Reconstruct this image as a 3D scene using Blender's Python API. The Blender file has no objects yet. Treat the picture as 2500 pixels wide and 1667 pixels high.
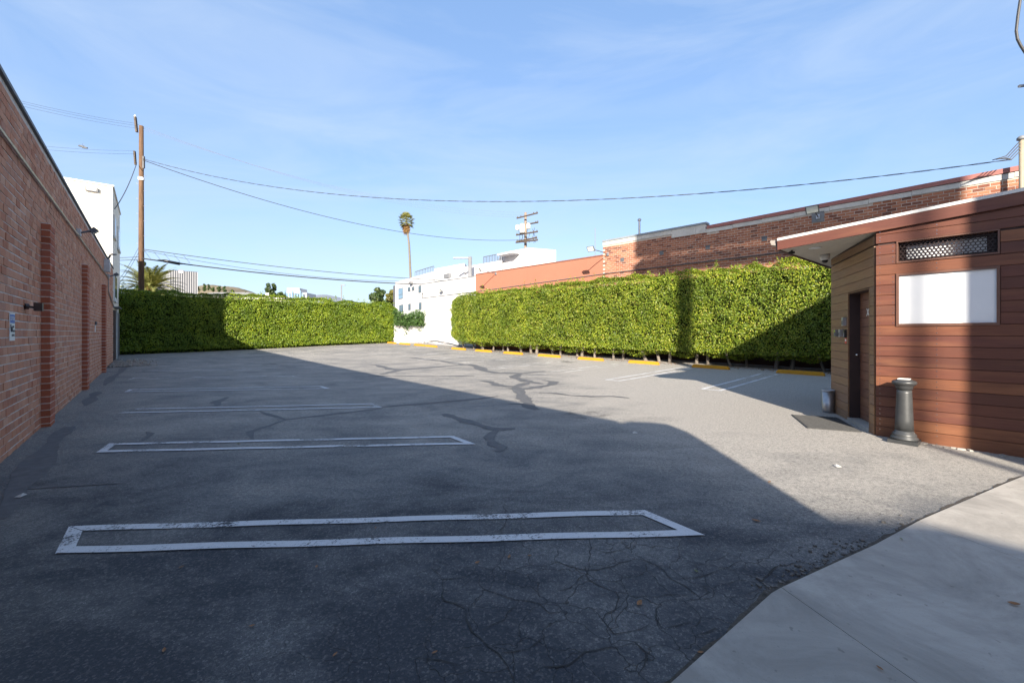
import bpy, math, random
import numpy as np
from mathutils import Vector, Matrix
random.seed(7)
rng = np.random.default_rng(11)
sc = bpy.context.scene
C = sc.collection
R = math.radians

# ------------------------------------------------------------------ camera
F, CX, CY, H = 1050.0, 1250.0, 815.0, 1.43          # focal length, principal column, horizon row, eye height
cam_d = bpy.data.cameras.new('camera')
cam = bpy.data.objects.new('camera', cam_d); C.objects.link(cam)
cam.location = (0, 0, H); cam.rotation_euler = (R(90), 0, 0)
cam_d.sensor_width = 36.0; cam_d.lens = F * 36.0 / 2500.0
cam_d.shift_y = -(833.5 - CY) / 2500.0
cam_d.clip_start = 0.05; cam_d.clip_end = 20000
sc.camera = cam

# ------------------------------------------------------------------ world, sun, exposure
SUN_EL = 22.6
L = Vector((0.05, 1.0, -math.tan(R(SUN_EL)))).normalized()      # the way the sunlight travels
w = bpy.data.worlds.new('World'); sc.world = w; w.use_nodes = True
nt = w.node_tree; nt.nodes.clear()
out = nt.nodes.new('ShaderNodeOutputWorld'); bg = nt.nodes.new('ShaderNodeBackground')
sky = nt.nodes.new('ShaderNodeTexSky'); sky.sky_type = 'NISHITA'; sky.sun_disc = False
sky.sun_elevation = R(SUN_EL); sky.sun_rotation = R(180 + 2.9)
sky.air_density = 1.0; sky.dust_density = 1.6; sky.ozone_density = 1.6
tc = nt.nodes.new('ShaderNodeTexCoord')
mp = nt.nodes.new('ShaderNodeMapping'); mp.inputs['Scale'].default_value = (1.1, 1.5, 5.0); mp.inputs['Rotation'].default_value = (0.25, 0.5, 0.3)
nz = nt.nodes.new('ShaderNodeTexNoise'); nz.inputs['Scale'].default_value = 1.7; nz.inputs['Detail'].default_value = 7; nz.inputs['Roughness'].default_value = 0.58; nz.inputs['Distortion'].default_value = 0.8
rp = nt.nodes.new('ShaderNodeValToRGB'); rp.color_ramp.elements[0].position = 0.36; rp.color_ramp.elements[1].position = 0.78
rp.color_ramp.elements[0].color = (0.0, 0.0, 0.0, 1); rp.color_ramp.elements[1].color = (0.5, 0.5, 0.5, 1)
mx = nt.nodes.new('ShaderNodeMix'); mx.data_type = 'RGBA'
nt.links.new(tc.outputs['Generated'], mp.inputs['Vector']); nt.links.new(mp.outputs[0], nz.inputs['Vector'])
nt.links.new(nz.outputs['Fac'], rp.inputs['Fac']); nt.links.new(rp.outputs['Color'], mx.inputs[0])
tn = nt.nodes.new('ShaderNodeMix'); tn.data_type = 'RGBA'; tn.blend_type = 'MULTIPLY'; tn.inputs[0].default_value = 1.0
vl = nt.nodes.new('ShaderNodeMix'); vl.data_type = 'RGBA'; vl.inputs[0].default_value = 0.55          # even thin veil of high haze over the whole sky
nt.links.new(sky.outputs[0], tn.inputs[6]); tn.inputs[7].default_value = (0.86, 0.79, 0.77, 1)
nt.links.new(tn.outputs[2], vl.inputs[6]); vl.inputs[7].default_value = (0.70, 1.32, 2.5, 1)
nt.links.new(vl.outputs[2], mx.inputs[6]); mx.inputs[7].default_value = (1.9, 2.25, 2.75, 1)
nt.links.new(mx.outputs[2], bg.inputs['Color']); bg.inputs['Strength'].default_value = 0.079
nt.links.new(bg.outputs[0], out.inputs['Surface'])
sun_d = bpy.data.lights.new('sun', 'SUN'); sun_d.energy = 2.9; sun_d.angle = R(0.53); sun_d.color = (1.0, 0.90, 0.76)
sun = bpy.data.objects.new('sun', sun_d); C.objects.link(sun)
sun.rotation_euler = L.to_track_quat('-Z', 'Y').to_euler(); sun.location = (-3, -40, 30)
vs = sc.view_settings
vs.view_transform = 'Standard'; vs.look = 'None'; vs.gamma = 1.0; vs.use_curve_mapping = False; vs.exposure = 2.3

# ------------------------------------------------------------------ materials
MATS = {}
class NB:
    """small node-graph writer"""
    def __init__(s, name):
        m = bpy.data.materials.new(name); m.use_nodes = True; s.m = m; s.t = m.node_tree; s.t.nodes.clear()
        s.out = s.n('OutputMaterial'); s.b = s.n('BsdfPrincipled'); s.l(s.b.outputs[0], s.out.inputs[0])
    def n(s, kind): return s.t.nodes.new('ShaderNode' + kind)
    def l(s, a, b): s.t.links.new(a, b)
    def set(s, sock, v):
        if hasattr(v, 'links'): s.l(v, sock)
        else: sock.default_value = v
    def coord(s, which='Object', scale=(1, 1, 1), rot=(0, 0, 0), loc=(0, 0, 0)):
        c = s.n('TexCoord'); m = s.n('Mapping'); s.l(c.outputs[which], m.inputs[0])
        m.inputs['Scale'].default_value = scale; m.inputs['Rotation'].default_value = rot; m.inputs['Location'].default_value = loc
        return m.outputs[0]
    def noise(s, v, scale, detail=4, rough=0.55, dist=0.0):
        n = s.n('TexNoise'); s.l(v, n.inputs['Vector']); n.inputs['Scale'].default_value = scale
        n.inputs['Detail'].default_value = detail; n.inputs['Roughness'].default_value = rough; n.inputs['Distortion'].default_value = dist
        return n.outputs['Fac']
    def ramp(s, v, *stops):
        r = s.n('ValToRGB'); e = r.color_ramp.elements
        while len(e) < len(stops): e.new(0.5)
        for i, (p, c) in enumerate(stops):
            e[i].position = p; e[i].color = (c if len(c) == 4 else (*c, 1)) if isinstance(c, tuple) else (c, c, c, 1)
        s.l(v, r.inputs[0]); return r.outputs[0]
    def mix(s, f, a, b, mode='MIX'):
        m = s.n('Mix'); m.data_type = 'RGBA'; m.blend_type = mode
        s.set(m.inputs[0], f)
        for k, v in ((6, a), (7, b)):
            if isinstance(v, tuple) and len(v) == 3: v = (*v, 1)
            s.set(m.inputs[k], v)
        return m.outputs[2]
    def math(s, op, a, b=0.0, c=0.0):
        m = s.n('Math'); m.operation = op; s.set(m.inputs[0], a); s.set(m.inputs[1], b); s.set(m.inputs[2], c)
        return m.outputs[0]
    def mrange(s, v, a, b, c=0.0, d=1.0):
        m = s.n('MapRange'); s.l(v, m.inputs[0]); m.inputs[1].default_value = a; m.inputs[2].default_value = b
        m.inputs[3].default_value = c; m.inputs[4].default_value = d; return m.outputs[0]
    def bump(s, h, strength=0.3, dist=0.01):
        b = s.n('Bump'); b.inputs['Strength'].default_value = strength; b.inputs['Distance'].default_value = dist
        s.l(h, b.inputs['Height']); s.l(b.outputs[0], s.b.inputs['Normal'])
    def rnd(s):
        g = s.n('NewGeometry'); o = s.n('ObjectInfo')
        return s.math('FRACT', s.math('ADD', g.outputs['Random Per Island'], o.outputs['Random']))
    def done(s, col=None, rough=0.7, metal=0.0, spec=None):
        if col is not None:
            if isinstance(col, tuple) and len(col) == 3: col = (*col, 1)
            s.set(s.b.inputs['Base Color'], col)
        s.set(s.b.inputs['Roughness'], rough); s.b.inputs['Metallic'].default_value = metal
        if spec is not None: s.b.inputs['Specular IOR Level'].default_value = spec
        MATS[s.m.name] = s.m; return s.m

def plain(name, col, rough=0.6, metal=0.0, var=0.12, scale=6.0, bump=0.0, spec=None):
    b = NB(name); v = b.coord()
    n = b.noise(v, scale, 5)
    d = tuple(max(0, c * (1 - var)) for c in col); u = tuple(min(1, c * (1 + var)) for c in col)
    if bump: b.bump(b.noise(v, scale * 6, 4), bump, 0.01)
    return b.done(b.ramp(n, (0.3, d), (0.7, u)), rough, metal, spec)

def stucco(name, col, dirt=0.25, drip=True):
    b = NB(name); v = b.coord()
    n1 = b.noise(v, 0.7, 6, 0.6); n2 = b.noise(b.coord(scale=(3.0, 3.0, 0.35)), 1.2, 5, 0.6)
    c = b.mix(b.ramp(n1, (0.35, 0.0), (0.75, dirt)), col, tuple(x * 0.6 for x in col))
    if drip: c = b.mix(b.ramp(n2, (0.55, 0.0), (0.8, dirt * 0.9)), c, tuple(x * 0.62 for x in col))
    b.bump(b.noise(v, 40, 5), 0.25, 0.01)
    return b.done(c, 0.85, spec=0.25)

def brick_mat(name, stops, scoring=True):
    b = NB(name); v = b.coord(); r = b.rnd()
    c = b.ramp(r, *stops)
    big = b.noise(v, 0.55, 5, 0.6)
    c = b.mix(b.ramp(big, (0.35, 0.0), (0.7, 0.35)), c, tuple(x * 1.25 for x in stops[len(stops) // 2][1]))
    sp = b.noise(v, 60, 4)
    c = b.mix(b.ramp(sp, (0.5, 0.0), (0.8, 0.28)), c, (0.10, 0.06, 0.05))
    st = b.noise(b.coord(scale=(14, 14, 1.2)), 8, 3)
    c = b.mix(b.ramp(st, (0.5, 0.0), (0.75, 0.3 if scoring else 0.12)), c, (0.45, 0.33, 0.28))
    b.bump(b.mix(0.5, b.ramp(sp, (0, 0.0), (1, 1.0)), b.ramp(st, (0, 0.0), (1, 1.0))), 0.5, 0.006)
    return b.done(c, 0.9, spec=0.2)

def wood_mat(name, stops, rough=0.5, grain=0.55):
    b = NB(name); o = b.n('ObjectInfo'); tcn = b.n('TexCoord'); add = b.n('VectorMath'); add.operation = 'ADD'
    sc3 = b.n('VectorMath'); sc3.operation = 'SCALE'; b.l(o.outputs['Random'], sc3.inputs['Scale']); sc3.inputs[0].default_value = (31.0, 17.0, 53.0)
    b.l(tcn.outputs['Object'], add.inputs[0]); b.l(sc3.outputs[0], add.inputs[1])
    m = b.n('Mapping'); b.l(add.outputs[0], m.inputs[0]); m.inputs['Scale'].default_value = (2.2, 2.2, 40)
    g = b.noise(m.outputs[0], 1.4, 6, 0.6, 0.6)
    m2 = b.n('Mapping'); b.l(add.outputs[0], m2.inputs[0]); m2.inputs['Scale'].default_value = (1.2, 1.2, 7)
    g2 = b.noise(m2.outputs[0], 1.0, 3)
    c = b.ramp(o.outputs['Random'], *stops)
    c = b.mix(b.ramp(g, (0.35, 0.0), (0.7, grain)), c, (0.075, 0.028, 0.018))
    c = b.mix(b.ramp(g2, (0.5, 0.0), (0.8, 0.32)), c, (0.34, 0.15, 0.07))
    b.bump(g, 0.12, 0.004)
    return b.done(c, b.ramp(g, (0.3, rough - 0.08), (0.7, rough + 0.12)), spec=0.4)

def leaf_mat(name, stops, trans=0.3, rough=0.45):
    b = NB(name); g = b.n('NewGeometry'); v = b.coord()
    c = b.ramp(g.outputs['Random Per Island'], *stops)
    n = b.noise(v, 0.9, 4)
    c = b.mix(b.ramp(n, (0.38, 0.0), (0.64, 0.7)), c, tuple(x * 1.15 for x in stops[0][1]))
    b.done(c, rough, spec=0.35)
    t = b.n('BsdfTranslucent'); b.l(b.mix(1.0, c, (1.0, 1.0, 0.45), 'MULTIPLY'), t.inputs[0])
    ms = b.n('MixShader'); ms.inputs[0].default_value = trans
    b.l(b.b.outputs[0], ms.inputs[1]); b.l(t.outputs[0], ms.inputs[2]); b.l(ms.outputs[0], b.out.inputs[0])
    return b.m

def bark_mat(name, col, axis=2):
    b = NB(name); s = [14, 14, 14]; s[axis] = 1.3
    g = b.noise(b.coord(scale=tuple(s)), 1.5, 6, 0.65, 0.4)
    b.bump(g, 0.6, 0.02)
    return b.done(b.ramp(g, (0.25, tuple(x * 0.45 for x in col)), (0.6, col), (0.85, tuple(min(1, x * 1.5) for x in col))), 0.9, spec=0.15)

def glass_mat(name, col=(0.05, 0.08, 0.10), rough=0.06):
    b = NB(name); return b.done(b.ramp(b.noise(b.coord(), 0.6, 2), (0.3, col), (0.7, tuple(x * 1.5 for x in col))), rough, spec=0.8)

def asphalt_mat():
    b = NB('asphalt'); v = b.coord()
    sep = b.n('SeparateXYZ'); b.l(v, sep.inputs[0])
    big = b.noise(v, 0.28, 6, 0.62, 0.5); mid = b.noise(b.coord(rot=(0, 0, 0.6), scale=(0.9, 1.4, 1)), 0.95, 9, 0.70, 0.35)
    fine = b.noise(v, 55, 4, 0.7); grit = b.noise(v, 190, 3, 0.8)
    # worn, bleached paving farther in; younger dark seal coat next to the apron, painted darker and bluer for shade
    wear_and_light = b.math('ADD', b.mrange(sep.outputs[1], 1.9, 6.5, -0.02, 0.66), b.mrange(mid, 0.35, 0.65, -0.26, 0.30))
    wear_and_light = b.math('ADD', wear_and_light, b.mrange(big, 0.3, 0.7, -0.16, 0.20))
    wear_and_light = b.math('ADD', wear_and_light, b.math('MULTIPLY', b.mrange(sep.outputs[0], 1.0, 3.0, 0.0, 0.58), b.mrange(sep.outputs[1], 2.5, 3.8, 0.0, 1.0)))  # sunlit area at right painted lighter, sunlight added on top of the wear
    c = b.ramp(wear_and_light, (0.0, (0.048, 0.054, 0.067)), (0.35, (0.175, 0.177, 0.18)), (0.75, (0.35, 0.332, 0.302)), (1.0, (0.46, 0.43, 0.385)))
    # wall-side strip: old grey-brown paving with dirt
    dw = b.math('ADD', b.math('MULTIPLY', sep.outputs[0], 0.7657), b.math('MULTIPLY', sep.outputs[1], 0.643))
    strip = b.math('MULTIPLY', b.mrange(dw, 0.3, -1.0, 0.0, 1.0), b.ramp(mid, (0.4, 0.2), (0.62, 1.0)))
    c = b.mix(b.math('MULTIPLY', strip, 0.45), c, (0.13, 0.115, 0.095))
    g28 = b.noise(v, 30, 5, 0.75); wf = b.mrange(wear_and_light, 0.0, 0.6, 0.15, 1.0); c = b.mix(b.math('MULTIPLY', b.ramp(g28, (0.36, 0.5), (0.52, 0.0)), wf), c, (0.06, 0.06, 0.062)); c = b.mix(b.math('MULTIPLY', b.ramp(g28, (0.5, 0.0), (0.68, 0.35)), wf), c, (0.55, 0.52, 0.465))
    # stones in the worn surface
    vo = b.n('TexVoronoi'); vo.inputs['Scale'].default_value = 95; b.l(v, vo.inputs['Vector'])
    st = b.ramp(vo.outputs['Color'], (0.62, 0.0), (0.92, 1.0))
    c = b.mix(b.math('MULTIPLY', st, b.mrange(wear_and_light, -0.1, 0.6, 0.20, 0.5)), c, (0.50, 0.475, 0.44))
    c = b.mix(b.ramp(grit, (0.40, 0.62), (0.62, 0.0)), c, (0.032, 0.033, 0.036))
    vo3 = b.n('TexVoronoi'); vo3.inputs['Scale'].default_value = 26; b.l(v, vo3.inputs['Vector'])
    chips = b.ramp(vo3.outputs['Distance'], (0.045, 1.0), (0.075, 0.0))
    c = b.mix(b.math('MULTIPLY', chips, b.ramp(mid, (0.42, 0.0), (0.6, 0.8))), c, (0.55, 0.52, 0.48))
    # oil drips
    vo2 = b.n('TexVoronoi'); vo2.inputs['Scale'].default_value = 0.30; b.l(v, vo2.inputs['Vector'])
    oil = b.math('ADD', vo2.outputs['Distance'], b.mrange(b.noise(v, 3.5, 4), 0.3, 0.7, -0.1, 0.1))
    c = b.mix(b.ramp(oil, (0.03, 0.65), (0.16, 0.0)), c, (0.035, 0.033, 0.03))
    # crazing beside the apron
    vv = b.n('VectorMath'); vv.operation = 'ADD'; nn = b.n('TexNoise'); nn.inputs['Scale'].default_value = 3.0; nn.inputs['Detail'].default_value = 4
    b.l(v, nn.inputs['Vector']); s2 = b.n('VectorMath'); s2.operation = 'SCALE'; b.l(nn.outputs['Color'], s2.inputs[0]); s2.inputs['Scale'].default_value = 0.35
    b.l(v, vv.inputs[0]); b.l(s2.outputs[0], vv.inputs[1])
    cr = b.n('TexVoronoi'); cr.feature = 'DISTANCE_TO_EDGE'; cr.inputs['Scale'].default_value = 4.2; b.l(vv.outputs[0], cr.inputs['Vector'])
    cell = b.ramp(cr.outputs['Distance'], (0.003, 0.7), (0.012, 0.0))
    near = b.math('MULTIPLY', b.mrange(sep.outputs[1], 4.2, 2.6, 0.0, 1.0), b.mrange(sep.outputs[0], -1.6, -0.2, 0.0, 1.0))
    crm = b.math('MULTIPLY', b.math('MULTIPLY', cell, near), b.ramp(mid, (0.36, 0.3), (0.56, 1.0)))
    c = b.mix(crm, c, (0.022, 0.021, 0.02))
    hgt = b.math('ADD', b.math('MULTIPLY', fine, 0.6), b.math('MULTIPLY', grit, 0.5)); hgt = b.math('SUBTRACT', hgt, b.math('MULTIPLY', crm, 1.8))
    b.bump(hgt, 0.75, 0.007)
    return b.done(c, b.ramp(fine, (0.3, 0.78), (0.7, 0.95)), spec=0.25)

def concrete_mat(name, col, stain=0.5):
    b = NB(name); v = b.coord()
    n1 = b.noise(v, 1.3, 7, 0.7, 0.8); n2 = b.noise(b.coord(scale=(1, 7, 1), rot=(0, 0, -0.35)), 2.5, 5, 0.6); n3 = b.noise(v, 120, 3)
    c = b.mix(b.ramp(n1, (0.42, 0.0), (0.62, stain)), col, tuple(x * 0.5 for x in col))
    c = b.mix(b.ramp(n2, (0.5, 0.0), (0.8, 0.35)), c, tuple(x * 0.62 for x in col))
    c = b.mix(b.ramp(n3, (0.62, 0.0), (0.72, 0.5)), c, tuple(x * 0.5 for x in col))
    spots = b.noise(v, 17, 2); c = b.mix(b.ramp(spots, (0.70, 0.0), (0.74, 0.6)), c, tuple(x * 0.4 for x in col))
    b.bump(n3, 0.25, 0.003); return b.done(c, 0.85, spec=0.25)

def paint_mat(name, col, worn=0.45):
    b = NB(name); v = b.coord()
    n = b.noise(v, 48, 7, 0.8); n2 = b.noise(v, 1.7, 6, 0.65); nf = b.noise(v, 160, 3)
    a = b.math('ADD', n, b.mrange(n2, 0.3, 0.7, -0.18, 0.18))
    b.done(b.mix(b.ramp(nf, (0.35, 0.35), (0.6, 0.0)), col, tuple(x * 0.55 for x in col)), 0.8, spec=0.3)
    b.bump(nf, 0.4, 0.004)
    tr = b.n('BsdfTransparent'); ms = b.n('MixShader'); b.l(b.ramp(a, (worn - 0.03, 1.0), (worn + 0.05, 0.0)), ms.inputs[0])
    b.l(b.b.outputs[0], ms.inputs[1]); b.l(tr.outputs[0], ms.inputs[2]); b.l(ms.outputs[0], b.out.inputs[0]); return b.m

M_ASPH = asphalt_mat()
M_CONC = concrete_mat('concrete', (0.395, 0.37, 0.335), 0.65)
M_TAR = plain('tar_sealant', (0.085, 0.086, 0.09), 0.75, var=0.25, scale=9, bump=0.3)
M_CRACK = plain('crack_dirt', (0.035, 0.034, 0.034), 0.95, var=0.4, scale=9)
M_PAINT = paint_mat('white_marking', (0.58, 0.585, 0.60), 0.39)
M_PAINT2 = paint_mat('worn_white_marking', (0.62, 0.61, 0.59), 0.50)
M_MORT = plain('mortar', (0.58, 0.55, 0.52), 0.95, var=0.2, scale=20, bump=0.4)
M_BRICK = brick_mat('brick_red', [(0.0, (0.37, 0.145, 0.085)), (0.2, (0.48, 0.21, 0.125)), (0.45, (0.52, 0.265, 0.17)), (0.65, (0.41, 0.21, 0.145)), (0.85, (0.50, 0.23, 0.135)), (1.0, (0.58, 0.34, 0.235))])
M_BRICKP = brick_mat('brick_orange', [(0.0, (0.29, 0.085, 0.045)), (0.5, (0.38, 0.12, 0.065)), (1.0, (0.32, 0.11, 0.075))], False)
M_BRICKO = brick_mat('brick_old', [(0.0, (0.18, 0.062, 0.04)), (0.12, (0.095, 0.045, 0.036)), (0.25, (0.24, 0.09, 0.052)), (0.6, (0.31, 0.125, 0.072)), (1.0, (0.37, 0.165, 0.095))], False)
M_MORTO = plain('mortar_old', (0.42, 0.36, 0.31), 0.95, var=0.2, scale=14, bump=0.4)
M_WOOD = wood_mat('red_hardwood', [(0.0, (0.10, 0.037, 0.026)), (0.3, (0.14, 0.05, 0.032)), (0.6, (0.12, 0.043, 0.032)), (0.78, (0.155, 0.058, 0.033)), (0.88, (0.21, 0.085, 0.040)), (1.0, (0.09, 0.038, 0.032))])
M_WOODD = wood_mat('brown_hardwood', [(0.0, (0.24, 0.13, 0.065)), (0.5, (0.20, 0.115, 0.07)), (1.0, (0.26, 0.15, 0.075))], 0.5, 0.22)
M_WOODR = wood_mat('door_hardwood', [(0.0, (0.17, 0.075, 0.045)), (0.5, (0.14, 0.062, 0.042)), (1.0, (0.19, 0.088, 0.048))], 0.5, 0.25)
M_FRAME = plain('brown_frame', (0.13, 0.062, 0.042), 0.5)
M_DARKIN = plain('dark_reveal', (0.045, 0.026, 0.024), 0.7)
M_WHITEP = plain('white_panel', (0.72, 0.74, 0.76), 0.35, var=0.04, scale=2)
M_DRIP = plain('white_trim', (0.62, 0.62, 0.60), 0.6, var=0.1)
M_SOFF = plain('soffit_cream', (0.56, 0.52, 0.44), 0.7, var=0.06)
M_WSTUC = stucco('white_stucco', (0.68, 0.675, 0.66), 0.14)
M_WSTUC2 = stucco('white_paint_wall', (0.50, 0.505, 0.52), 0.22)
M_CREAM = stucco('cream_stucco', (0.70, 0.66, 0.57), 0.16)
M_ORANGE = stucco('salmon_stucco', (0.32, 0.135, 0.09), 0.2)
M_APT = plain('apartment_white', (0.50, 0.50, 0.51), 0.8, var=0.03, scale=0.4)
M_GREYD = plain('dark_grey', (0.085, 0.09, 0.10), 0.6)
M_GREYM = plain('mid_grey', (0.16, 0.165, 0.175), 0.55)
M_METAL = plain('galvanised', (0.42, 0.43, 0.45), 0.42, 0.7, var=0.15, scale=12)
M_STEEL = plain('brushed_steel', (0.60, 0.60, 0.61), 0.24, 0.95, var=0.08, scale=20)
M_BLACK = plain('black_plastic', (0.02, 0.02, 0.022), 0.45)
M_BRONZE = plain('brown_metal', (0.035, 0.02, 0.018), 0.5)
M_RED = plain('red_plate', (0.55, 0.06, 0.04), 0.5)
M_YEL = None
M_GLASS = glass_mat('window_glass'); M_GLASSB = glass_mat('blue_glass', (0.10, 0.17, 0.24), 0.1)
M_POLE = bark_mat('pole_wood', (0.135, 0.083, 0.052)); M_POLEG = bark_mat('pole_grey', (0.27, 0.21, 0.16)); M_ARM = bark_mat('crossarm_wood', (0.11, 0.09, 0.075), 0)
M_BARK = bark_mat('bark_grey', (0.19, 0.165, 0.14)); M_PALMT = bark_mat('palm_trunk', (0.17, 0.15, 0.125))
M_CABLE = plain('cable_black', (0.035, 0.036, 0.04), 0.6); M_WIRE = plain('wire_grey', (0.16, 0.18, 0.22), 0.5)
M_LAMPG = plain('lamp_lens', (0.62, 0.64, 0.62), 0.2)
M_REDCAP = plain('red_cap', (0.27, 0.10, 0.085), 0.55, var=0.12)
M_GREYCAP = plain('grey_cap', (0.20, 0.225, 0.25), 0.5)
M_COPE = concrete_mat('coping_concrete', (0.52, 0.51, 0.48), 0.4)
M_BOLL = plain('cast_grey', (0.045, 0.048, 0.051), 0.45, 0.2, var=0.14, scale=9, bump=0.1)
M_MAT = plain('rubber_mat', (0.05, 0.05, 0.05), 0.9, var=0.3, scale=30, bump=0.5)
M_FENCE = plain('weathered_white_boards', (0.52, 0.51, 0.50), 0.85, var=0.15, scale=8)
M_LEAF = leaf_mat('leaf_ficus', [(0.0, (0.075, 0.125, 0.014)), (0.3, (0.15, 0.225, 0.018)), (0.6, (0.25, 0.315, 0.024)), (0.88, (0.36, 0.385, 0.036)), (0.985, (0.44, 0.42, 0.09)), (1.0, (0.26, 0.13, 0.05))])
M_LEAFF = leaf_mat('leaf_hedge_far', [(0.0, (0.07, 0.125, 0.013)), (0.35, (0.15, 0.235, 0.017)), (0.7, (0.25, 0.33, 0.022)), (1.0, (0.38, 0.42, 0.04))])
M_INNER = plain('hedge_dark_core', (0.022, 0.03, 0.009), 1.0, var=0.3, scale=3, spec=0.0)
M_PALM = leaf_mat('leaf_palm', [(0.0, (0.12, 0.14, 0.035)), (0.5, (0.25, 0.25, 0.08)), (1.0, (0.40, 0.36, 0.15))], 0.15, 0.4)
M_PALMD = leaf_mat('leaf_palm_dead', [(0.0, (0.16, 0.09, 0.03)), (1.0, (0.32, 0.20, 0.09))], 0.1, 0.8)
M_LEAFT = leaf_mat('leaf_tree', [(0.0, (0.03, 0.06, 0.02)), (0.5, (0.06, 0.10, 0.03)), (1.0, (0.12, 0.15, 0.04))])
M_LEAFO = leaf_mat('leaf_olive', [(0.0, (0.07, 0.09, 0.02)), (0.5, (0.14, 0.14, 0.03)), (1.0, (0.24, 0.19, 0.05))])
M_LEAFV = leaf_mat('leaf_vine', [(0.0, (0.035, 0.08, 0.02)), (0.5, (0.07, 0.14, 0.035)), (1.0, (0.13, 0.20, 0.06))])
M_HILL = None

b = NB('yellow_paint'); v = b.coord()
n = b.noise(v, 14, 6, 0.7); n2 = b.noise(v, 60, 3)
cc = b.mix(b.ramp(n, (0.52, 0.0), (0.68, 0.8)), (0.42, 0.20, 0.008), (0.20, 0.11, 0.04)); b.bump(n2, 0.3, 0.006)
M_YEL = b.done(cc, 0.75, spec=0.3)
b = NB('dry_hill'); v = b.coord()
M_HILL = b.done(b.ramp(b.noise(v, 0.02, 7, 0.7), (0.35, (0.075, 0.08, 0.05)), (0.5, (0.17, 0.145, 0.10)), (0.65, (0.22, 0.185, 0.13))), 0.95, spec=0.1)

# ------------------------------------------------------------------ builders
def tag(o, label=None, cat=None, group=None, kind=None):
    if label: o['label'] = label
    if cat: o['category'] = cat
    if group: o['group'] = group
    if kind: o['kind'] = kind
    return o
def thing(name, loc, label, cat, group=None, rz=0.0):
    o = bpy.data.objects.new(name, None); C.objects.link(o); o.location = loc; o.rotation_euler = (0, 0, rz)
    o.empty_display_size = 0.2
    return tag(o, label, cat, group)
def wloc(o):
    p = Vector((0, 0, 0))
    while o is not None: p += Vector(o.location); o = o.parent
    return p
def V3(p, z=None): return Vector((p[0], p[1], z if z is not None else p[2]))

class MB:
    def __init__(s): s.v = []; s.f = []
    def add(s, vs_, fs):
        k = len(s.v); s.v.extend([tuple(x) for x in vs_]); s.f.extend([tuple(i + k for i in q) for q in fs]); return s
    def obox(s, o, ex, ey, ez):
        o, ex, ey, ez = Vector(o), Vector(ex), Vector(ey), Vector(ez)
        p = [o, o + ex, o + ex + ey, o + ey]; p += [q + ez for q in p]
        fs = [(0, 3, 2, 1), (4, 5, 6, 7), (0, 1, 5, 4), (1, 2, 6, 5), (2, 3, 7, 6), (3, 0, 4, 7)]
        if ex.cross(ey).dot(ez) < 0: fs = [q[::-1] for q in fs]
        return s.add(p, fs)
    def box(s, c, size, rz=0.0):
        c = Vector(c); ca, sa = math.cos(rz), math.sin(rz)
        ex = Vector((ca, sa, 0)) * size[0]; ey = Vector((-sa, ca, 0)) * size[1]; ez = Vector((0, 0, size[2]))
        return s.obox(c - ex / 2 - ey / 2 - ez / 2, ex, ey, ez)
    def tube(s, pts, r, n=8, caps=True):
        pts = [Vector(p) for p in pts]; N = len(pts); rr = r if isinstance(r, (list, tuple)) else [r] * N
        vs_ = []; fs = []; up0 = None
        for i, p in enumerate(pts):
            t = (pts[min(i + 1, N - 1)] - pts[max(i - 1, 0)]).normalized()
            if up0 is None:
                up0 = Vector((0, 0, 1)) if abs(t.z) < 0.9 else Vector((1, 0, 0))
            a = t.cross(up0).normalized(); c = a.cross(t).normalized(); up0 = c
            for k in range(n):
                th = 2 * math.pi * k / n
                vs_.append(p + (a * math.cos(th) + c * math.sin(th)) * rr[i])
        for i in range(N - 1):
            for k in range(n):
                k2 = (k + 1) % n
                fs.append((i * n + k, i * n + k2, (i + 1) * n + k2, (i + 1) * n + k))
        if caps: fs.append(tuple(range(n))[::-1]); fs.append(tuple((N - 1) * n + k for k in range(n)))
        return s.add(vs_, fs)
    def lathe(s, c, prof, n=32, cap=True):
        c = Vector(c); vs_ = []; fs = []
        for r, z in prof:
            for k in range(n):
                th = 2 * math.pi * k / n; vs_.append(c + Vector((r * math.cos(th), r * math.sin(th), z)))
        for i in range(len(prof) - 1):
            for k in range(n):
                k2 = (k + 1) % n; fs.append((i * n + k, i * n + k2, (i + 1) * n + k2, (i + 1) * n + k))
        if cap: fs.append(tuple(range(n))[::-1]); fs.append(tuple((len(prof) - 1) * n + k for k in range(n)))
        return s.add(vs_, fs)
    def prism(s, poly, z0, z1):
        n = len(poly); zz0 = z0 if isinstance(z0, (list, tuple)) else [z0] * n; zz1 = z1 if isinstance(z1, (list, tuple)) else [z1] * n
        a = sum(poly[i][0] * poly[(i + 1) % n][1] - poly[(i + 1) % n][0] * poly[i][1] for i in range(n))
        vs_ = [(p[0], p[1], zz0[i]) for i, p in enumerate(poly)] + [(p[0], p[1], zz1[i]) for i, p in enumerate(poly)]
        fs = [tuple(range(n))[::-1], tuple(range(n, 2 * n))] + [(i, (i + 1) % n, n + (i + 1) % n, n + i) for i in range(n)]
        if a < 0: fs = [q[::-1] for q in fs]
        return s.add(vs_, fs)
    def build(s, name, mat, parent=None, smooth=False, origin=None):
        me = bpy.data.meshes.new(name)
        off = wloc(parent) if parent is not None else Vector(origin) if origin is not None else Vector((0, 0, 0))
        me.from_pydata([(x[0] - off.x, x[1] - off.y, x[2] - off.z) for x in s.v], [], s.f); me.update()
        me.materials.append(mat)
        if smooth: me.polygons.foreach_set('use_smooth', [True] * len(me.polygons))
        o = bpy.data.objects.new(name, me); C.objects.link(o)
        if parent is not None: o.parent = parent
        elif origin is not None: o.location = off
        return o

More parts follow.
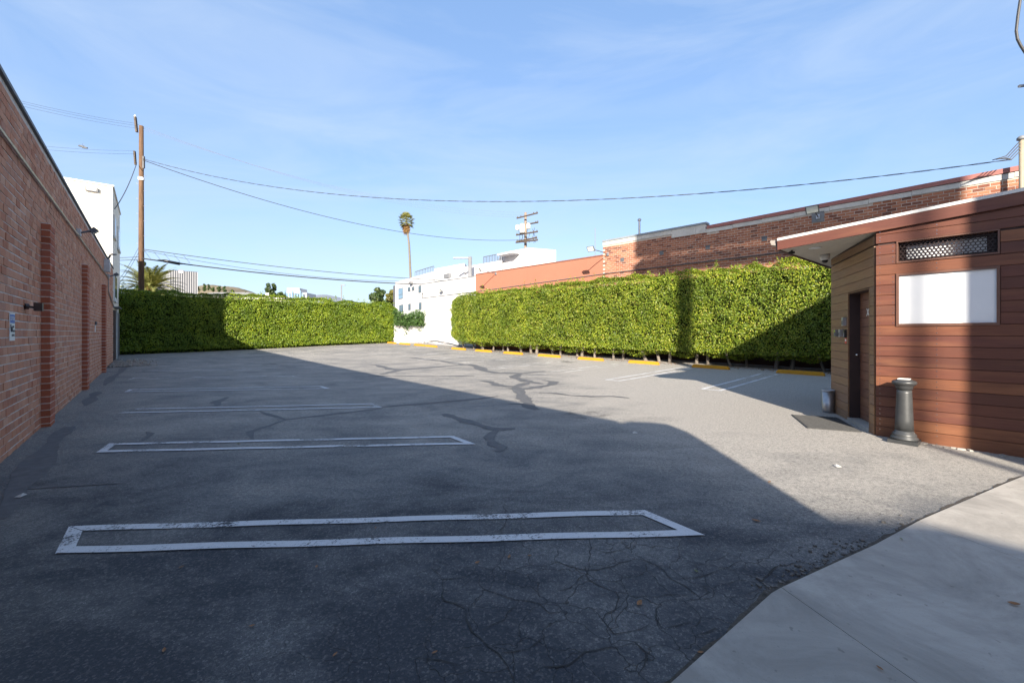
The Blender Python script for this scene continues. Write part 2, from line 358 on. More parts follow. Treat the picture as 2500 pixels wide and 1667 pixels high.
def np_mesh(name, verts, quads, mat, parent=None, smooth=False):
    me = bpy.data.meshes.new(name); off = np.array(wloc(parent)) if parent is not None else np.zeros(3)
    verts = np.asarray(verts, dtype=np.float32) - off.astype(np.float32); quads = np.asarray(quads, dtype=np.int32)
    k = quads.shape[1]; nq = len(quads)
    me.vertices.add(len(verts)); me.vertices.foreach_set('co', verts.ravel())
    me.loops.add(nq * k); me.loops.foreach_set('vertex_index', quads.ravel())
    me.polygons.add(nq); me.polygons.foreach_set('loop_start', np.arange(0, nq * k, k, dtype=np.int32))
    try: me.polygons.foreach_set('loop_total', np.full(nq, k, dtype=np.int32))
    except Exception: pass
    me.update(calc_edges=True); me.validate()
    me.materials.append(mat)
    if smooth: me.polygons.foreach_set('use_smooth', [True] * nq)
    o = bpy.data.objects.new(name, me); C.objects.link(o)
    if parent is not None: o.parent = parent
    return o

class Fr:
    """vertical plane: origin, horizontal direction d, outward normal n"""
    def __init__(s, p, d, n): s.p = Vector(p); s.d = Vector(d).normalized(); s.n = Vector(n).normalized()
    def at(s, a, o, z): q = s.p + s.d * a + s.n * o; return Vector((q.x, q.y, z))
    def px(s, x, y, o=0.0):
        u = (x - CX) / F; p = s.p + s.n * o
        # p + d a = Y (u, 1)
        a = (u * p.y - p.x) / (s.d.x - u * s.d.y); Y = p.y + s.d.y * a
        return a, H - (y - CY) / F * Y
    def box(s, mb, a0, a1, o0, o1, z0, z1):
        return mb.obox(s.at(a0, o0, z0), V3(s.d * (a1 - a0), 0), V3(s.n * (o1 - o0), 0), (0, 0, z1 - z0))
    @property
    def ang(s): return math.atan2(s.d.y, s.d.x)

def at(x, y, Y): return Vector(((x - CX) / F * Y, Y, H - (y - CY) / F * Y))

# ------------------------------------------------------------------ ground shape (the lot climbs gently away from the street)
S2 = math.sqrt(0.5)
STOPS = [(1896, 2014, 914), (1690, 1781, 899.5), (1535, 1609, 888), (1412, 1473, 879.5), (1315, 1367, 871), (1231, 1275, 864.5),
         (1162, 1199, 858.5), (1104, 1136, 853.5), (1040, 1066, 846.5), (1012, 1037, 844), (976, 1000, 841.2), (947, 967, 839)]
CS = 24.0
cp = [(0, 0, 0), (-4, 3, 0), (3, 3, 0), (0, 6, 0), (-6, 6.7, 0.005), (5.2, 6.1, 0), (5.2, 4.3, -0.05), (6.2, 4.2, -0.05), (6.5, 9, 0), (3, 9, 0.0), (-2, 10, 0.03), (-8, 9, 0.04),
      (-11, 10.9, 0.06), (-14, 15, 0.12), (-17, 18.4, 0.20), (-20.6, 22.9, 0.318), (-16.2, 27.3, 0.44), (-9.3, 34.2, 0.72), (-7.5, 36, 0.70), (-2.64, 31.1, 0.40),
      (0, -20, 0), (15, -10, 0), (-20, -10, 0), (25, 5, 0.05), (-35, 12, 0.2), (-30, 35, 0.6), (15, 20, 0.12), (25, 35, 0.3), (0, 55, 0.9), (-8, 22, 0.25), (0, 16, 0.07), (8, 12, 0.03)]
for x0, x1, y in STOPS:
    u = ((x0 + x1) / 2 - CX) / F; Y = CS / (1 + u); cp.append((u * Y, Y, H - (y - CY) / F * Y))
cp = np.array(cp, float)
def _tps(r): return np.where(r > 1e-9, r * r * np.log(np.maximum(r, 1e-9)), 0.0)
_n = len(cp); _A = np.zeros((_n + 3, _n + 3)); _d = np.linalg.norm(cp[:, None, :2] - cp[None, :, :2], axis=2)
_A[:_n, :_n] = _tps(_d) + np.eye(_n) * 6.0; _A[:_n, _n] = 1; _A[:_n, _n + 1:] = cp[:, :2]; _A[_n, :_n] = 1; _A[_n + 1:, :_n] = cp[:, :2].T
_w = np.linalg.solve(_A, np.concatenate([cp[:, 2], [0, 0, 0]]))
def gz_arr(P):
    P = np.asarray(P, float); r = np.linalg.norm(P[:, None, :] - cp[None, :, :2], axis=2)
    return _tps(r) @ _w[:_n] + _w[_n] + P @ _w[_n + 1:]
def gz(x, y): return float(gz_arr([[x, y]])[0])
def g(px, py):
    """point of the ground seen at a photo pixel"""
    u = (px - CX) / F; t = (py - CY) / F; Y = H / max(t, 1e-3)
    for _ in range(30):
        z = gz(u * Y, Y); Y = 0.5 * Y + 0.5 * (H - z) / t
    return Vector((u * Y, Y, gz(u * Y, Y)))

xs = np.arange(-42, 34.01, 0.25); ys = np.arange(-26, 62.01, 0.25)
GX, GY = np.meshgrid(xs, ys); P = np.stack([GX.ravel(), GY.ravel()], 1); Z = gz_arr(P)
idx = np.arange(len(P)).reshape(GX.shape)
q = np.stack([idx[:-1, :-1].ravel(), idx[:-1, 1:].ravel(), idx[1:, 1:].ravel(), idx[1:, :-1].ravel()], 1)
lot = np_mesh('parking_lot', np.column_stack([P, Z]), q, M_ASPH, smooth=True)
tag(lot, 'worn grey asphalt parking lot surface', kind='structure')
gr = MB(); gr.add([(-9000, -9000, -1.2), (9000, -9000, -1.2), (9000, 9000, -1.2), (-9000, 9000, -1.2)], [(0, 1, 2, 3)])
tag(gr.build('ground', plain('far_ground', (0.16, 0.15, 0.12), 0.95)), 'flat city ground beyond the lot', kind='structure')

def ribbon(mb, pts, width, lift, step=0.25, jitter=0.0):
    """flat strip on the ground through world points"""
    pts = [Vector((p[0], p[1], 0)) for p in pts]; dense = [pts[0]]
    for a, b2 in zip(pts, pts[1:]):
        n = max(1, int((b2 - a).length / step))
        for i in range(1, n + 1): dense.append(a.lerp(b2, i / n))
    if jitter:
        for p in dense[1:-1]: p.x += random.uniform(-jitter, jitter); p.y += random.uniform(-jitter, jitter)
    vs_ = []; N = len(dense)
    for i, p in enumerate(dense):
        t = (dense[min(i + 1, N - 1)] - dense[max(i - 1, 0)]).normalized(); nrm = Vector((-t.y, t.x, 0))
        wd = width(i / (N - 1)) if callable(width) else width
        for sgn in (1, -1):
            e = p + nrm * sgn * wd / 2; vs_.append((e.x, e.y, gz(e.x, e.y) + lift))
    fs = [(2 * i + 1, 2 * i + 3, 2 * i + 2, 2 * i) for i in range(N - 1)]
    # make sure the strip faces up
    v0 = Vector(vs_[1]); v1 = Vector(vs_[3]); v2 = Vector(vs_[2])
    if (v1 - v0).cross(v2 - v1).z < 0: fs = [f[::-1] for f in fs]
    mb.add(vs_, fs)

def hairpin(corners, wd, lift, mat, sides=(1, 1, 1, 1), name='stall_marking'):
    """closed stall marking: bl, tl, tr, br as ground points"""
    P4 = [Vector((p[0], p[1], 0)) for p in corners]; cen = sum(P4, Vector()) / 4
    vs_ = []; fs = []
    mb = MB(); lines = []
    for i in range(4):
        a, b2 = P4[i], P4[(i + 1) % 4]; d = (b2 - a).normalized(); nrm = Vector((-d.y, d.x, 0))
        if nrm.dot(cen - a) < 0: nrm = -nrm
        lines.append((a, d, nrm))
    def isect(i, j):
        a, d, n1 = lines[i]; c, e, n2 = lines[j]; a2 = a + n1 * wd; c2 = c + n2 * wd
        den = d.x * e.y - d.y * e.x; t = ((c2.x - a2.x) * e.y - (c2.y - a2.y) * e.x) / den; return a2 + d * t
    inner = [isect(i, (i - 1) % 4) for i in range(4)]
    for i in range(4):
        if not sides[i]: continue
        a, b2, c2, d2 = P4[i], P4[(i + 1) % 4], inner[(i + 1) % 4], inner[i]
        n = max(1, int((b2 - a).length / 0.25)); row = []
        for k in range(n + 1):
            for p in (a.lerp(b2, k / n), d2.lerp(c2, k / n)):
                wob = 0.006 * math.sin(p.x * 5.3 + p.y * 3.1 + i)
                row.append((p.x, p.y + wob, gz(p.x, p.y) + lift + 0.0004 * i))
        f2 = [(2 * k, 2 * k + 1, 2 * k + 3, 2 * k + 2) for k in range(n)]
        v0, v1, v2 = Vector(row[0]), Vector(row[1]), Vector(row[3])
        if (v1 - v0).cross(v2 - v1).z < 0: f2 = [q_[::-1] for q_ in f2]
        mb.add(row, f2)
    o = mb.build(name, mat, lot); return o

for cs, wd, m, sd in [([(136, 1353), (170, 1286), (1573, 1246), (1722, 1308.5)], 0.088, M_PAINT, (1, 1, 1, 1)),
                  ([(234, 1105.5), (266, 1083), (1108, 1065), (1162, 1085)], 0.088, M_PAINT, (1, 1, 1, 1)),
                  ([(285, 1009.4), (327, 998), (908, 985.5), (933, 995.4)], 0.085, M_PAINT, (0, 1, 1, 1)),
                  ([(302, 957.5), (315, 951), (787, 943), (806, 949)], 0.085, M_PAINT, (1, 1, 1, 1)),
                  ([(312, 927), (325, 923), (716, 917.5), (730, 921)], 0.08, M_PAINT2, (1, 1, 1, 1)),
                  ([(323, 908), (333, 905), (640, 900.5), (652, 903.5)], 0.08, M_PAINT2, (0, 1, 0, 1))]:
    hairpin([g(*p) for p in cs], wd, 0.0075, m, sd)
# right-hand bays, square to the far wall
bays = [1880, 1676, 1522, 1402, 1305, 1222, 1155, 1097]
for i, bx in enumerate(bays):
    u = (bx - CX) / F; Y = 23.3 / (1 + u); c = Vector((u * Y, Y, 0)); e = Vector((-S2, -S2, 0)); f_ = Vector((S2, -S2, 0))
    ln = 5.3
    pts = [c + f_ * -0.26, c + e * ln + f_ * -0.26, c + e * ln + f_ * 0.26, c + f_ * 0.26]
    hairpin(pts, 0.085, 0.0075, M_PAINT if i < 2 else M_PAINT2, (1, 1, 1, 1) if i < 3 else (1, 1, 1, 0) if i % 2 else (1, 0, 1, 1))

def crop(pts, ox, oy, s): return [g(ox + x / s, oy + y / s) for x, y in pts]
tars = [([(0, 205), (60, 210), (160, 238), (230, 242), (690, 207), (730, 205), (790, 225), (830, 250), (920, 265), (1100, 268), (1270, 253)], .46),
        ([(300, 155), (520, 180), (690, 207)], .40), ([(1090, 268), (1040, 295), (1130, 325), (1250, 345)], .40),
        ([(805, 322), (870, 330), (940, 358), (1050, 365), (1150, 335)], .34), ([(1050, 365), (1080, 385), (1200, 370), (1310, 350), (1330, 330), (1250, 318)], .34),
        ([(1000, 375), (1075, 385), (1100, 430), (1140, 480), (1150, 510), (1210, 530)], .36), ([(1220, 408), (1330, 412), (1450, 428), (1600, 435), (1750, 433), (1870, 447)], .17),
        ([(0, 285), (400, 290), (760, 287)], .22), ([(100, 510), (400, 485), (800, 450), (930, 433)], .18), ([(540, 560), (700, 610), (860, 660), (930, 670), (1050, 665)], .22),
        ([(930, 670), (860, 730), (900, 780), (960, 800), (930, 830)], .22), ([(1000, 490), (1130, 488)], .12), ([(230, 242), (150, 262), (90, 276)], .34)]
for k, (pts, wd) in enumerate(tars):
    mb = MB(); ph = random.random() * 6
    ribbon(mb, crop(pts, 900, 820, 2.94), lambda t, wd=wd, ph=ph: wd * (0.75 + 0.35 * math.sin(t * 13 + ph) * math.sin(t * 29 + ph * 2)) * min(1, 0.45 + 6 * min(t, 1 - t)), 0.0035 + 0.0002 * k, 0.18, 0.012)
    mb.build('crack_sealant', M_TAR, lot)
for k, (pts, wd) in enumerate([([(1480, 360), (1640, 410), (1560, 440), (1440, 480), (1450, 520)], .10), ([(1640, 410), (1900, 380), (2200, 345)], .13),
                ([(0, 980), (100, 820), (200, 680), (320, 520), (400, 450)], .27), ([(490, 330), (540, 270), (560, 250)], .22), ([(600, 215), (640, 170), (690, 140), (720, 100)], .2),
                ([(120, 810), (400, 792), (700, 775)], .06), ([(820, 530), (870, 490), (840, 480)], .09), ([(1250, 330), (1240, 310), (1310, 280)], .2)]):
    mb = MB(); ph = random.random() * 6
    ribbon(mb, crop(pts, 0, 850, 2.352), lambda t, wd=wd, ph=ph: wd * (0.8 + 0.3 * math.sin(t * 11 + ph)) * min(1, 0.4 + 4 * min(t, 1 - t)), 0.0034 + 0.0002 * k, 0.15, 0.012)
    mb.build('crack_sealant', M_TAR, lot)
cracks = [[(1160, 640), (1160, 720), (1150, 830), (1130, 860), (1190, 920), (1290, 950), (1390, 970), (1500, 980)], [(320, 820), (390, 885), (480, 880), (555, 860), (560, 820)],
          [(390, 885), (375, 970), (400, 1000), (510, 1040), (520, 1130), (580, 1190), (690, 1270), (710, 1340), (760, 1420)], [(560, 850), (590, 940), (640, 950), (780, 990), (900, 1020), (950, 1060), (1060, 1060), (1150, 1050)],
          [(950, 790), (1100, 830), (1150, 840), (1270, 815), (1390, 780)], [(690, 1270), (830, 1245), (910, 1190)], [(590, 1150), (700, 1090), (790, 1000)], [(220, 1290), (290, 1300), (440, 1330), (480, 1340)],
          [(820, 1400), (900, 1350), (1050, 1330), (1080, 1290), (1190, 1250), (1310, 1240)], [(1150, 1030), (1220, 1110), (1290, 1165), (1380, 1160), (1470, 1120)], [(1310, 1240), (1390, 1220), (1450, 1280), (1410, 1380)],
          [(1160, 720), (1240, 750), (1360, 720), (1390, 660)], [(1390, 780), (1480, 800), (1600, 890), (1720, 980), (1800, 1000)], [(1600, 890), (1700, 880), (1850, 830), (1950, 790)], [(1500, 980), (1560, 960), (1700, 980)],
          [(1520, 1010), (1500, 1090), (1540, 1140), (1680, 1110)], [(440, 1330), (470, 1400), (480, 1440)], [(700, 500), (720, 560), (690, 640), (700, 660)], [(1130, 860), (1060, 930), (980, 950)],
          [(1290, 950), (1300, 1010), (1220, 1110)], [(1700, 1180), (1800, 1140), (1850, 1180)], [(1850, 940), (1950, 980), (2010, 960), (2080, 900)], [(2040, 900), (2120, 830), (2200, 800), (2290, 800)]]
for k, pts in enumerate(cracks):
    mb = MB(); ph = random.random() * 6; wide = 0.0065 if k not in (8, 10, 22, 2) else 0.010
    ribbon(mb, crop(pts, 900, 1000, 2.138), lambda t, ph=ph, wide=wide: wide * (0.7 + 0.5 * math.sin(t * 23 + ph) * math.sin(t * 41)) * min(1, 0.3 + 3 * min(t, 1 - t)), 0.0032 + 0.0001 * k, 0.05, 0.012)
    mb.build('pavement_crack', M_CRACK, lot)

# concrete apron, in slabs
edge = [g(1500, 1800), g(1644.6, 1667), g(1793, 1533.7), g(1882.6, 1453), g(1908, 1438), g(2023, 1385), g(2138, 1332), g(2248, 1272), g(2448, 1185), g(2500, 1164)]
ext = edge[-1] + (edge[-1] - edge[-3]).normalized() * 3.0
edge.append(ext)
poly = [(p.x, p.y) for p in edge] + [(9.5, 2.5), (9.5, -4.0), (0.3, -4.0)]
jd = Vector((0.21, -0.98)); jn = Vector((0.98, 0.21))
def clip(poly, n, lo, hi):
    for sgn, lim in ((1, lo), (-1, -hi)):
        outp = []
        for i in range(len(poly)):
            a, b2 = poly[i], poly[(i + 1) % len(poly)]
            da = sgn * (a[0] * n.x + a[1] * n.y) - lim; db = sgn * (b2[0] * n.x + b2[1] * n.y) - lim
            if da >= 0: outp.append(a)
            if (da >= 0) != (db >= 0):
                t = da / (da - db); outp.append((a[0] + (b2[0] - a[0]) * t, a[1] + (b2[1] - a[1]) * t))
        poly = outp
        if not poly: break
    return poly
ap = thing('concrete_apron', (2.5, 1.5, 0), 'pale concrete driveway apron in slabs at lower right', None); ap['kind'] = 'structure'
k0 = 1.51 * jn.x + 2.41 * jn.y
for i in range(-1, 5):
    pl = clip(poly, jn, k0 + 1.75 * i + 0.002, k0 + 1.75 * (i + 1) - 0.002)
    if len(pl) > 2:
        MB().prism(pl, -0.15, [gz(x, y) + 0.012 for x, y in pl]).build('slab', M_CONC, ap)

mb = MB(); ribbon(mb, [p for p in edge[:-1]], lambda t: 0.055 + 0.025 * math.sin(t * 31) * math.sin(t * 57), 0.0045, 0.06, 0.008); mb.build('dirt_seam', plain('dirt', (0.065, 0.055, 0.045), .95, var=.5, scale=30, bump=.6), lot)
rub = MB()
for _ in range(190):
    i = random.choice([3, 4, 4, 5, 5, 5, 6]); p = edge[i].lerp(edge[i + 1], random.random()); off = abs(random.gauss(0, .06)) + .02; q_ = p + Vector((-.5, .87, 0)) * off; s_ = random.choice([.005, .006, .008, .01, .014, .02]) * random.uniform(.8, 1.2)
    rub.box((q_.x, q_.y, gz(q_.x, q_.y) + s_ * .25), (s_, s_ * .8, s_ * .6), random.uniform(0, 3))
o = rub.build('broken_asphalt', plain('asphalt_crumbs', (.11, .105, .10), .95, var=.5, scale=40), origin=edge[4]); tag(o, 'loose asphalt crumbs along the apron edge', 'rubble', kind='stuff')

# ------------------------------------------------------------------ left brick building
LW = Fr((-5.655, 4.75), (-882, 1050), (1050, 882))
S_END, S_BEG, ZT = 18.7, -12.0, 4.30
lb = thing('brick_building', LW.at(5, -3, 0), 'single-storey red brick building with pilasters along the left side', 'building')
mb = MB(); LW.box(mb, -10.66, S_END, -9.0, -0.0055, -0.4, ZT); LW.box(mb, S_BEG, -10.662, -9.0, -0.0055, -0.4, 3.92); mb.build('wall', M_MORT, lb)
# end-corner hump of the parapet over the street corner, out of view
hp = [(-11.12, 3.921), (-10.93, 4.44), (-11.45, 4.58), (-11.77, 4.62), (-11.97, 4.44), (-12.0, 3.921)]; mb = MB(); nh = len(hp)
mb.add([LW.at(a_, -.006, z_) for a_, z_ in hp] + [LW.at(a_, -.7, z_) for a_, z_ in hp], [tuple(range(nh)), tuple(range(nh, 2 * nh))[::-1]] + [(i, i + nh, (i + 1) % nh + nh, (i + 1) % nh) for i in range(nh)])
mb.build('parapet_corner', M_BRICK, lb)
mb = MB(); LW.box(mb, -10.66, S_END, -0.25, 0.03, ZT, ZT + 0.045); mb.build('coping', M_GREYD, lb)
BH, BL, BD = 0.0885, 0.193, 0.05
PH, PL = 0.1016, 0.2032
def brick_mesh(name, l, d, h, mat):
    me = bpy.data.meshes.new(name)
    x, y, z = l / 2, d / 2, h / 2; c = 0.004
    vs_ = [(-x, -y, -z), (x, -y, -z), (x, -y, z), (-x, -y, z), (-x + c, y, -z + c), (x - c, y, -z + c), (x - c, y, z - c), (-x + c, y, z - c), (-x, y - c, -z), (x, y - c, -z), (x, y - c, z), (-x, y - c, z)]
    fs = [(4, 5, 6, 7)[::-1], (0, 1, 9, 8), (1, 2, 10, 9), (2, 3, 11, 10), (3, 0, 8, 11), (8, 9, 5, 4), (9, 10, 6, 5), (10, 11, 7, 6), (11, 8, 4, 7)]
    me.from_pydata(vs_, [], fs); me.update(); me.materials.append(mat); return me
def brick_variants(name, l, d, h, mat, n=3): return [brick_mesh(name, l * random.uniform(0.985, 1.01), d, h * random.uniform(0.97, 1.01), mat) for _ in range(n)]
class Bricks:
    """bricks of one wall: the largest in view as parts of their own, the rest as one part"""
    def __init__(s, fr, root, l, d, h, mat, name='brick'):
        s.fr, s.root, s.l, s.d, s.h, s.mat = fr, root, l, d, h, mat; s.list = []; s.vars = brick_variants(name, l, d, h, mat)
    def put(s, a, z, o=0.0, l=None): s.list.append((a, z, max(-0.003, o + random.gauss(0, 0.0022)), l or s.l))
    def finish(s, count, key, name='brick', parent=None):
        par = parent or s.root; lst = sorted(s.list, key=key); base = wloc(par); ang = s.fr.ang
        rest = MB()
        # local y of a brick points out of the wall
        flip = 1 if Vector((-s.fr.d.y, s.fr.d.x)).dot(s.fr.n) > 0 else -1
        for i, (a, z, o, l) in enumerate(lst):
            c = s.fr.at(a, o - s.d / 2, z + s.h / 2)
            if i < count:
                ob = bpy.data.objects.new(name, random.choice(s.vars)); C.objects.link(ob); ob.parent = par
                ob.location = c - base; ob.scale = (l / s.l, 1, 1)
                ob.rotation_euler = (random.gauss(0, 0.004), random.gauss(0, 0.004), ang + (0 if flip > 0 else math.pi) + random.gauss(0, 0.004))
            else:
                j = random.gauss(0, 0.0015)
                s.fr.box(rest, a - l / 2, a + l / 2, o - s.d, o, z + j, z + j + s.h)
        if rest.v:
            r = rest.build(name + '_courses', s.mat, par); r['kind'] = 'stuff'
PIL = [LW.px(100, 800)[0], LW.px(200, 800)[0], LW.px(248, 800)[0]]
bk = Bricks(LW, lb, BL, BD, BH, M_BRICK)
ncour = int(ZT / PH) + 1
for k in range(ncour):
    z = -0.03 + k * PH
    if z + BH > ZT: continue
    off = 0.5 * PL * (k % 2)
    a = -2.4 + off
    while a < S_END - PL / 2:
        if a > -0.35 or k % 1 == 0: bk.put(a, z)
        a += PL
bk.finish(200, key=lambda t: (abs(t[0] - 0.9) if t[0] > -0.15 else 50))
for i, pa in enumerate(PIL):
    pil = MB(); LW.box(pil, pa + 0.006, pa + 0.40, -0.02, 0.092, -0.3, 3.12); po = pil.build('pilaster', M_MORT, lb)
    pb = Bricks(LW, lb, 0.193, 0.102, BH, M_BRICKP)
    for k in range(31):
        z = -0.03 + k * PH
        if k % 2: pb.put(pa + 0.20, z, 0.10, 0.404)
        else: pb.put(pa + 0.10, z, 0.10, 0.193); pb.put(pa + 0.306, z, 0.10, 0.193)
    pb.finish(200 if i < 2 else 0, key=lambda t: t[1], parent=po)
# fine things fixed on the left wall
def fixed(name, fr, a, z, label, cat, group=None, o=0.0): return thing(name, fr.at(a, o, z), label, cat, group)
def wire_on(fr, pts, r, name, mat, label, cat, group=None):
    mb = MB(); mb.tube([fr.at(*p) for p in pts], r, 6); o = mb.build(name, mat, origin=fr.at(*pts[0])); return tag(o, label, cat, group)
a1, z1 = LW.px(0, 331); a2, z2 = LW.px(118, 480); a3, z3 = LW.px(185, 570)
cz = 3.22
pts = [(-2.4, 0.03, cz + 0.42 * 0), ]
ca, czz = LW.px(60, 405)
zc = 0.5 * (z1 + z3)
aF1, zF1 = LW.px(187, 575); aF2, zF2 = LW.px(262, 668)
t = wire_on(LW, [(-2.4, 0.03, zc), (aF1, 0.03, zc), (aF2, 0.03, zc - 0.05), (aF2 + .15, .03, zc - 0.6), (S_END - .2, 0.03, zc - 1.0)], 0.02, 'conduit', M_METAL, 'long grey electrical conduit running along the left brick wall', 'conduit')
def flood(root, fr, a, z, arm, tilt=0.5, size=0.26, side=0.0, mat=M_GREYD):
    """wall box, arm standing off the wall, lamp head with lens"""
    mb = MB(); fr.box(mb, a - 0.06, a + 0.06, 0.0, 0.07, z - 0.08, z + 0.08); mb.build('wall_box', M_METAL, root)
    p0 = fr.at(a, 0.07, z); p1 = fr.at(a + side, arm, z + 0.06); mb = MB(); mb.tube([p0, p0.lerp(p1, 0.5) + Vector((0, 0, 0.03)), p1], 0.022, 7); mb.build('arm', mat, root)
    n3 = V3(fr.n, 0); d3 = V3(fr.d, 0); dn = (n3 * math.cos(tilt) + Vector((0, 0, -1)) * math.sin(tilt)).normalized(); upv = d3.cross(dn).normalized()
    if upv.z < 0: upv = -upv
    w2 = size
    mb = MB(); c = p1
    prof = [(1.0, 0.0), (0.75, -0.10)]
    vs_ = []
    for k, dd in prof:
        for sx, sy in ((-1, -1), (1, -1), (1, 1), (-1, 1)): vs_.append(c + d3 * sx * w2 * k / 2 + upv * sy * w2 * 0.7 * k / 2 + dn * dd)
    mb.add(vs_, [(0, 1, 2, 3), (7, 6, 5, 4), (0, 4, 5, 1), (1, 5, 6, 2), (2, 6, 7, 3), (3, 7, 4, 0)]); hd = mb.build('lamp_head', mat, root)
    mb = MB(); mb.obox(c - d3 * w2 * 0.42 - upv * w2 * 0.29 + dn * 0.003, d3 * w2 * 0.84, upv * w2 * 0.58, dn * 0.008); mb.build('lens', M_LAMPG, hd)
fl = fixed('floodlight', LW, aF1, zc + 0.05, 'black floodlight on a bracket high between the first two pilasters', 'floodlight'); flood(fl, LW, aF1, zc + 0.07, 0.30, 0.9, 0.2, 0.1)
fl = fixed('floodlight', LW, aF2, zc, 'small dark floodlight near the far end of the left brick wall', 'floodlight'); flood(fl, LW, aF2, zc, 0.28, 0.9, 0.2, 0.1)
a_, z_ = LW.px(254, 648); fl = fixed('utility_box', LW, a_, z_, 'grey utility box high near the far end of left wall', 'box')
mb = MB(); LW.box(mb, a_ - .14, a_ + .14, 0, 0.16, z_ - .22, z_ + .22); mb.build('box_body', M_METAL, fl); mb = MB(); mb.tube([LW.at(a_, .1, z_ + .22), LW.at(a_, .18, z_ + .42), LW.at(a_ + .2, .3, z_ + .45)], .035, 6); mb.build('spout', M_GREYD, fl)
a_, z_ = LW.px(60, 748); fl = fixed('wall_spotlight', LW, a_, z_, 'square brown spotlight beside the notice sign', 'spotlight')
mb = MB(); mb.tube([LW.at(a_ - .02, 0, z_), LW.at(a_ + 0.0, .03, z_)], .04, 10); mb.tube([LW.at(a_, .02, z_), LW.at(a_ + .03, .09, z_ - .01)], .016, 7); mb.build('arm', M_BRONZE, fl)
mb = MB(); LW.box(mb, a_ - .01, a_ + .09, .08, .16, z_ - .055, z_ + .055); mb.build('lamp_head', M_BRONZE, fl)
mb = MB(); LW.box(mb, a_ + .09, a_ + .11, .11, .13, z_ - .01, z_ + .01); mb.build('hinge_pin', M_BRONZE, fl)
# notice sign
TXT = []
def text(parent, body, loc, size, rz, mat, tilt=90, name='lettering', align='CENTER', sx=1.0, bold=0.0):
    cu = bpy.data.curves.new(name, 'FONT'); cu.body = body; cu.size = size; cu.align_x = align; cu.align_y = 'CENTER'; cu.extrude = 0.0008; cu.offset = bold
    tmp = bpy.data.objects.new(name, cu); C.objects.link(tmp)
    dg = bpy.context.evaluated_depsgraph_get(); me = bpy.data.meshes.new_from_object(tmp.evaluated_get(dg)); bpy.data.objects.remove(tmp)
    me.materials.clear(); me.materials.append(mat)
    o = bpy.data.objects.new(name, me); C.objects.link(o); o.parent = parent; o.location = Vector(loc) - wloc(parent); o.rotation_euler = (R(tilt), 0, rz); o.scale = (sx, 1, 1); return o
a_, z_ = LW.px(28.5, 798)
sg = fixed('notice_sign', LW, a_, z_, 'small white and blue notice sign on the near left brick wall', 'sign')
mb = MB(); LW.box(mb, a_ - .125, a_ + .125, 0.001, 0.006, z_ - .165, z_ + .165); mb.build('plate', M_WHITEP, sg)
mb = MB(); LW.box(mb, a_ - .112, a_ + .112, 0.006, 0.0075, z_ + .045, z_ + .15); bl_ = mb.build('blue_band', plain('sign_blue', (0.03, 0.12, 0.42), 0.5), sg)
LWA = LW.ang + math.pi
text(sg, 'NOTICE', LW.at(a_, 0.0085, z_ + .098), .062, LWA + 0 * math.pi + math.pi * 0, M_WHITEP)
for i, wd in enumerate(('SMILE', "YOU'RE ON", 'CAMERA')): text(sg, wd, LW.at(a_ + .03, 0.0075, z_ - .0 - .05 * i), .038, LWA, M_GREYD)
mb = MB(); mb.tube([LW.at(a_ - .085, .0085, z_ + .0), LW.at(a_ - .07, .0085, z_ - .05)], .014, 6); LW.box(mb, a_ - .105, a_ - .06, .0065, .009, z_ - .005, z_ + .03); mb.build('camera_symbol', M_GREYD, sg)
a_, z_ = LW.px(232, 798); sg = fixed('small_wall_sign', LW, a_, z_, 'tiny pale sign past the second pilaster of left wall', 'sign'); mb = MB(); LW.box(mb, a_ - .12, a_ + .12, 0.001, .006, z_ - .15, z_ + .05); mb.build('plate', M_WHITEP, sg); mb = MB(); LW.box(mb, a_ - .1, a_ + .1, 0.006, .04, z_ + .06, z_ + .16); mb.build('fixture', M_GREYD, sg)

# ------------------------------------------------------------------ white two-storey building beyond it
wb = thing('white_building', LW.at(20, -4, 0), 'tall cream building rising behind the red brick wall', 'building')
W0, W1, WZ = S_END + 0.02, 24.6, 7.95
mb = MB(); LW.box(mb, W0, W1, -14, -0.02, -0.4, WZ); mb.build('wall', M_CREAM, wb)
mb = MB(); LW.box(mb, W0 - 0.05, W1 + 0.05, -14.0, 0.03, WZ, WZ + 0.06); mb.build('roof_edge', M_DRIP, wb)
for (x0, x1, y0, y1) in [(272.5, 281, 506, 584), (287.2, 291.5, 552, 615), (274, 283, 660, 735)]:
    a0, _ = LW.px(x0, 600); a1_, _ = LW.px(x1, 600); zt_ = LW.px(x0, y0)[1]; zb = LW.px(x1, y1)[1]
    if a1_ > W1 - .3: a0, a1_ = W1 - 1.5, W1 - .4
    a0 = max(a0, W0 + .5); zt_ = min(zt_, WZ - .3)
    mb = MB(); LW.box(mb, a0, a1_, -0.019, 0.035, zb, zt_); fr_ = mb.build('window', M_DRIP, wb)
    mb = MB()
    LW.box(mb, a0 + .08, (a0 + a1_) / 2 - .03, 0.02, 0.04, zb + .1, zt_ - .1); LW.box(mb, (a0 + a1_) / 2 + .03, a1_ - .08, 0.02, 0.04, zb + .1, zt_ - .1); mb.build('pane', M_GLASS, fr_)
    mb = MB(); LW.box(mb, a0 - .06, a1_ + .06, -0.01, 0.06, zb - .10, zb - .002); mb.build('sill', M_DRIP, fr_)
WE = Fr((LW.at(W0, 0, 0).x, LW.at(W0, 0, 0).y), (1050, 882), (882, -1050))        # the sunlit end wall
a_, z_ = WE.px(224, 463)
mb = MB(); WE.box(mb, a_ - .2, a_ + .2, 0.0, 0.10, z_ - .09, z_ + .09); ve = mb.build('vent', M_GREYM, wb); mb = MB(); WE.box(mb, a_ - .15, a_ + .15, 0.10, 0.115, z_ - .06, z_ + .06); mb.build('louvre', M_DRIP, ve)
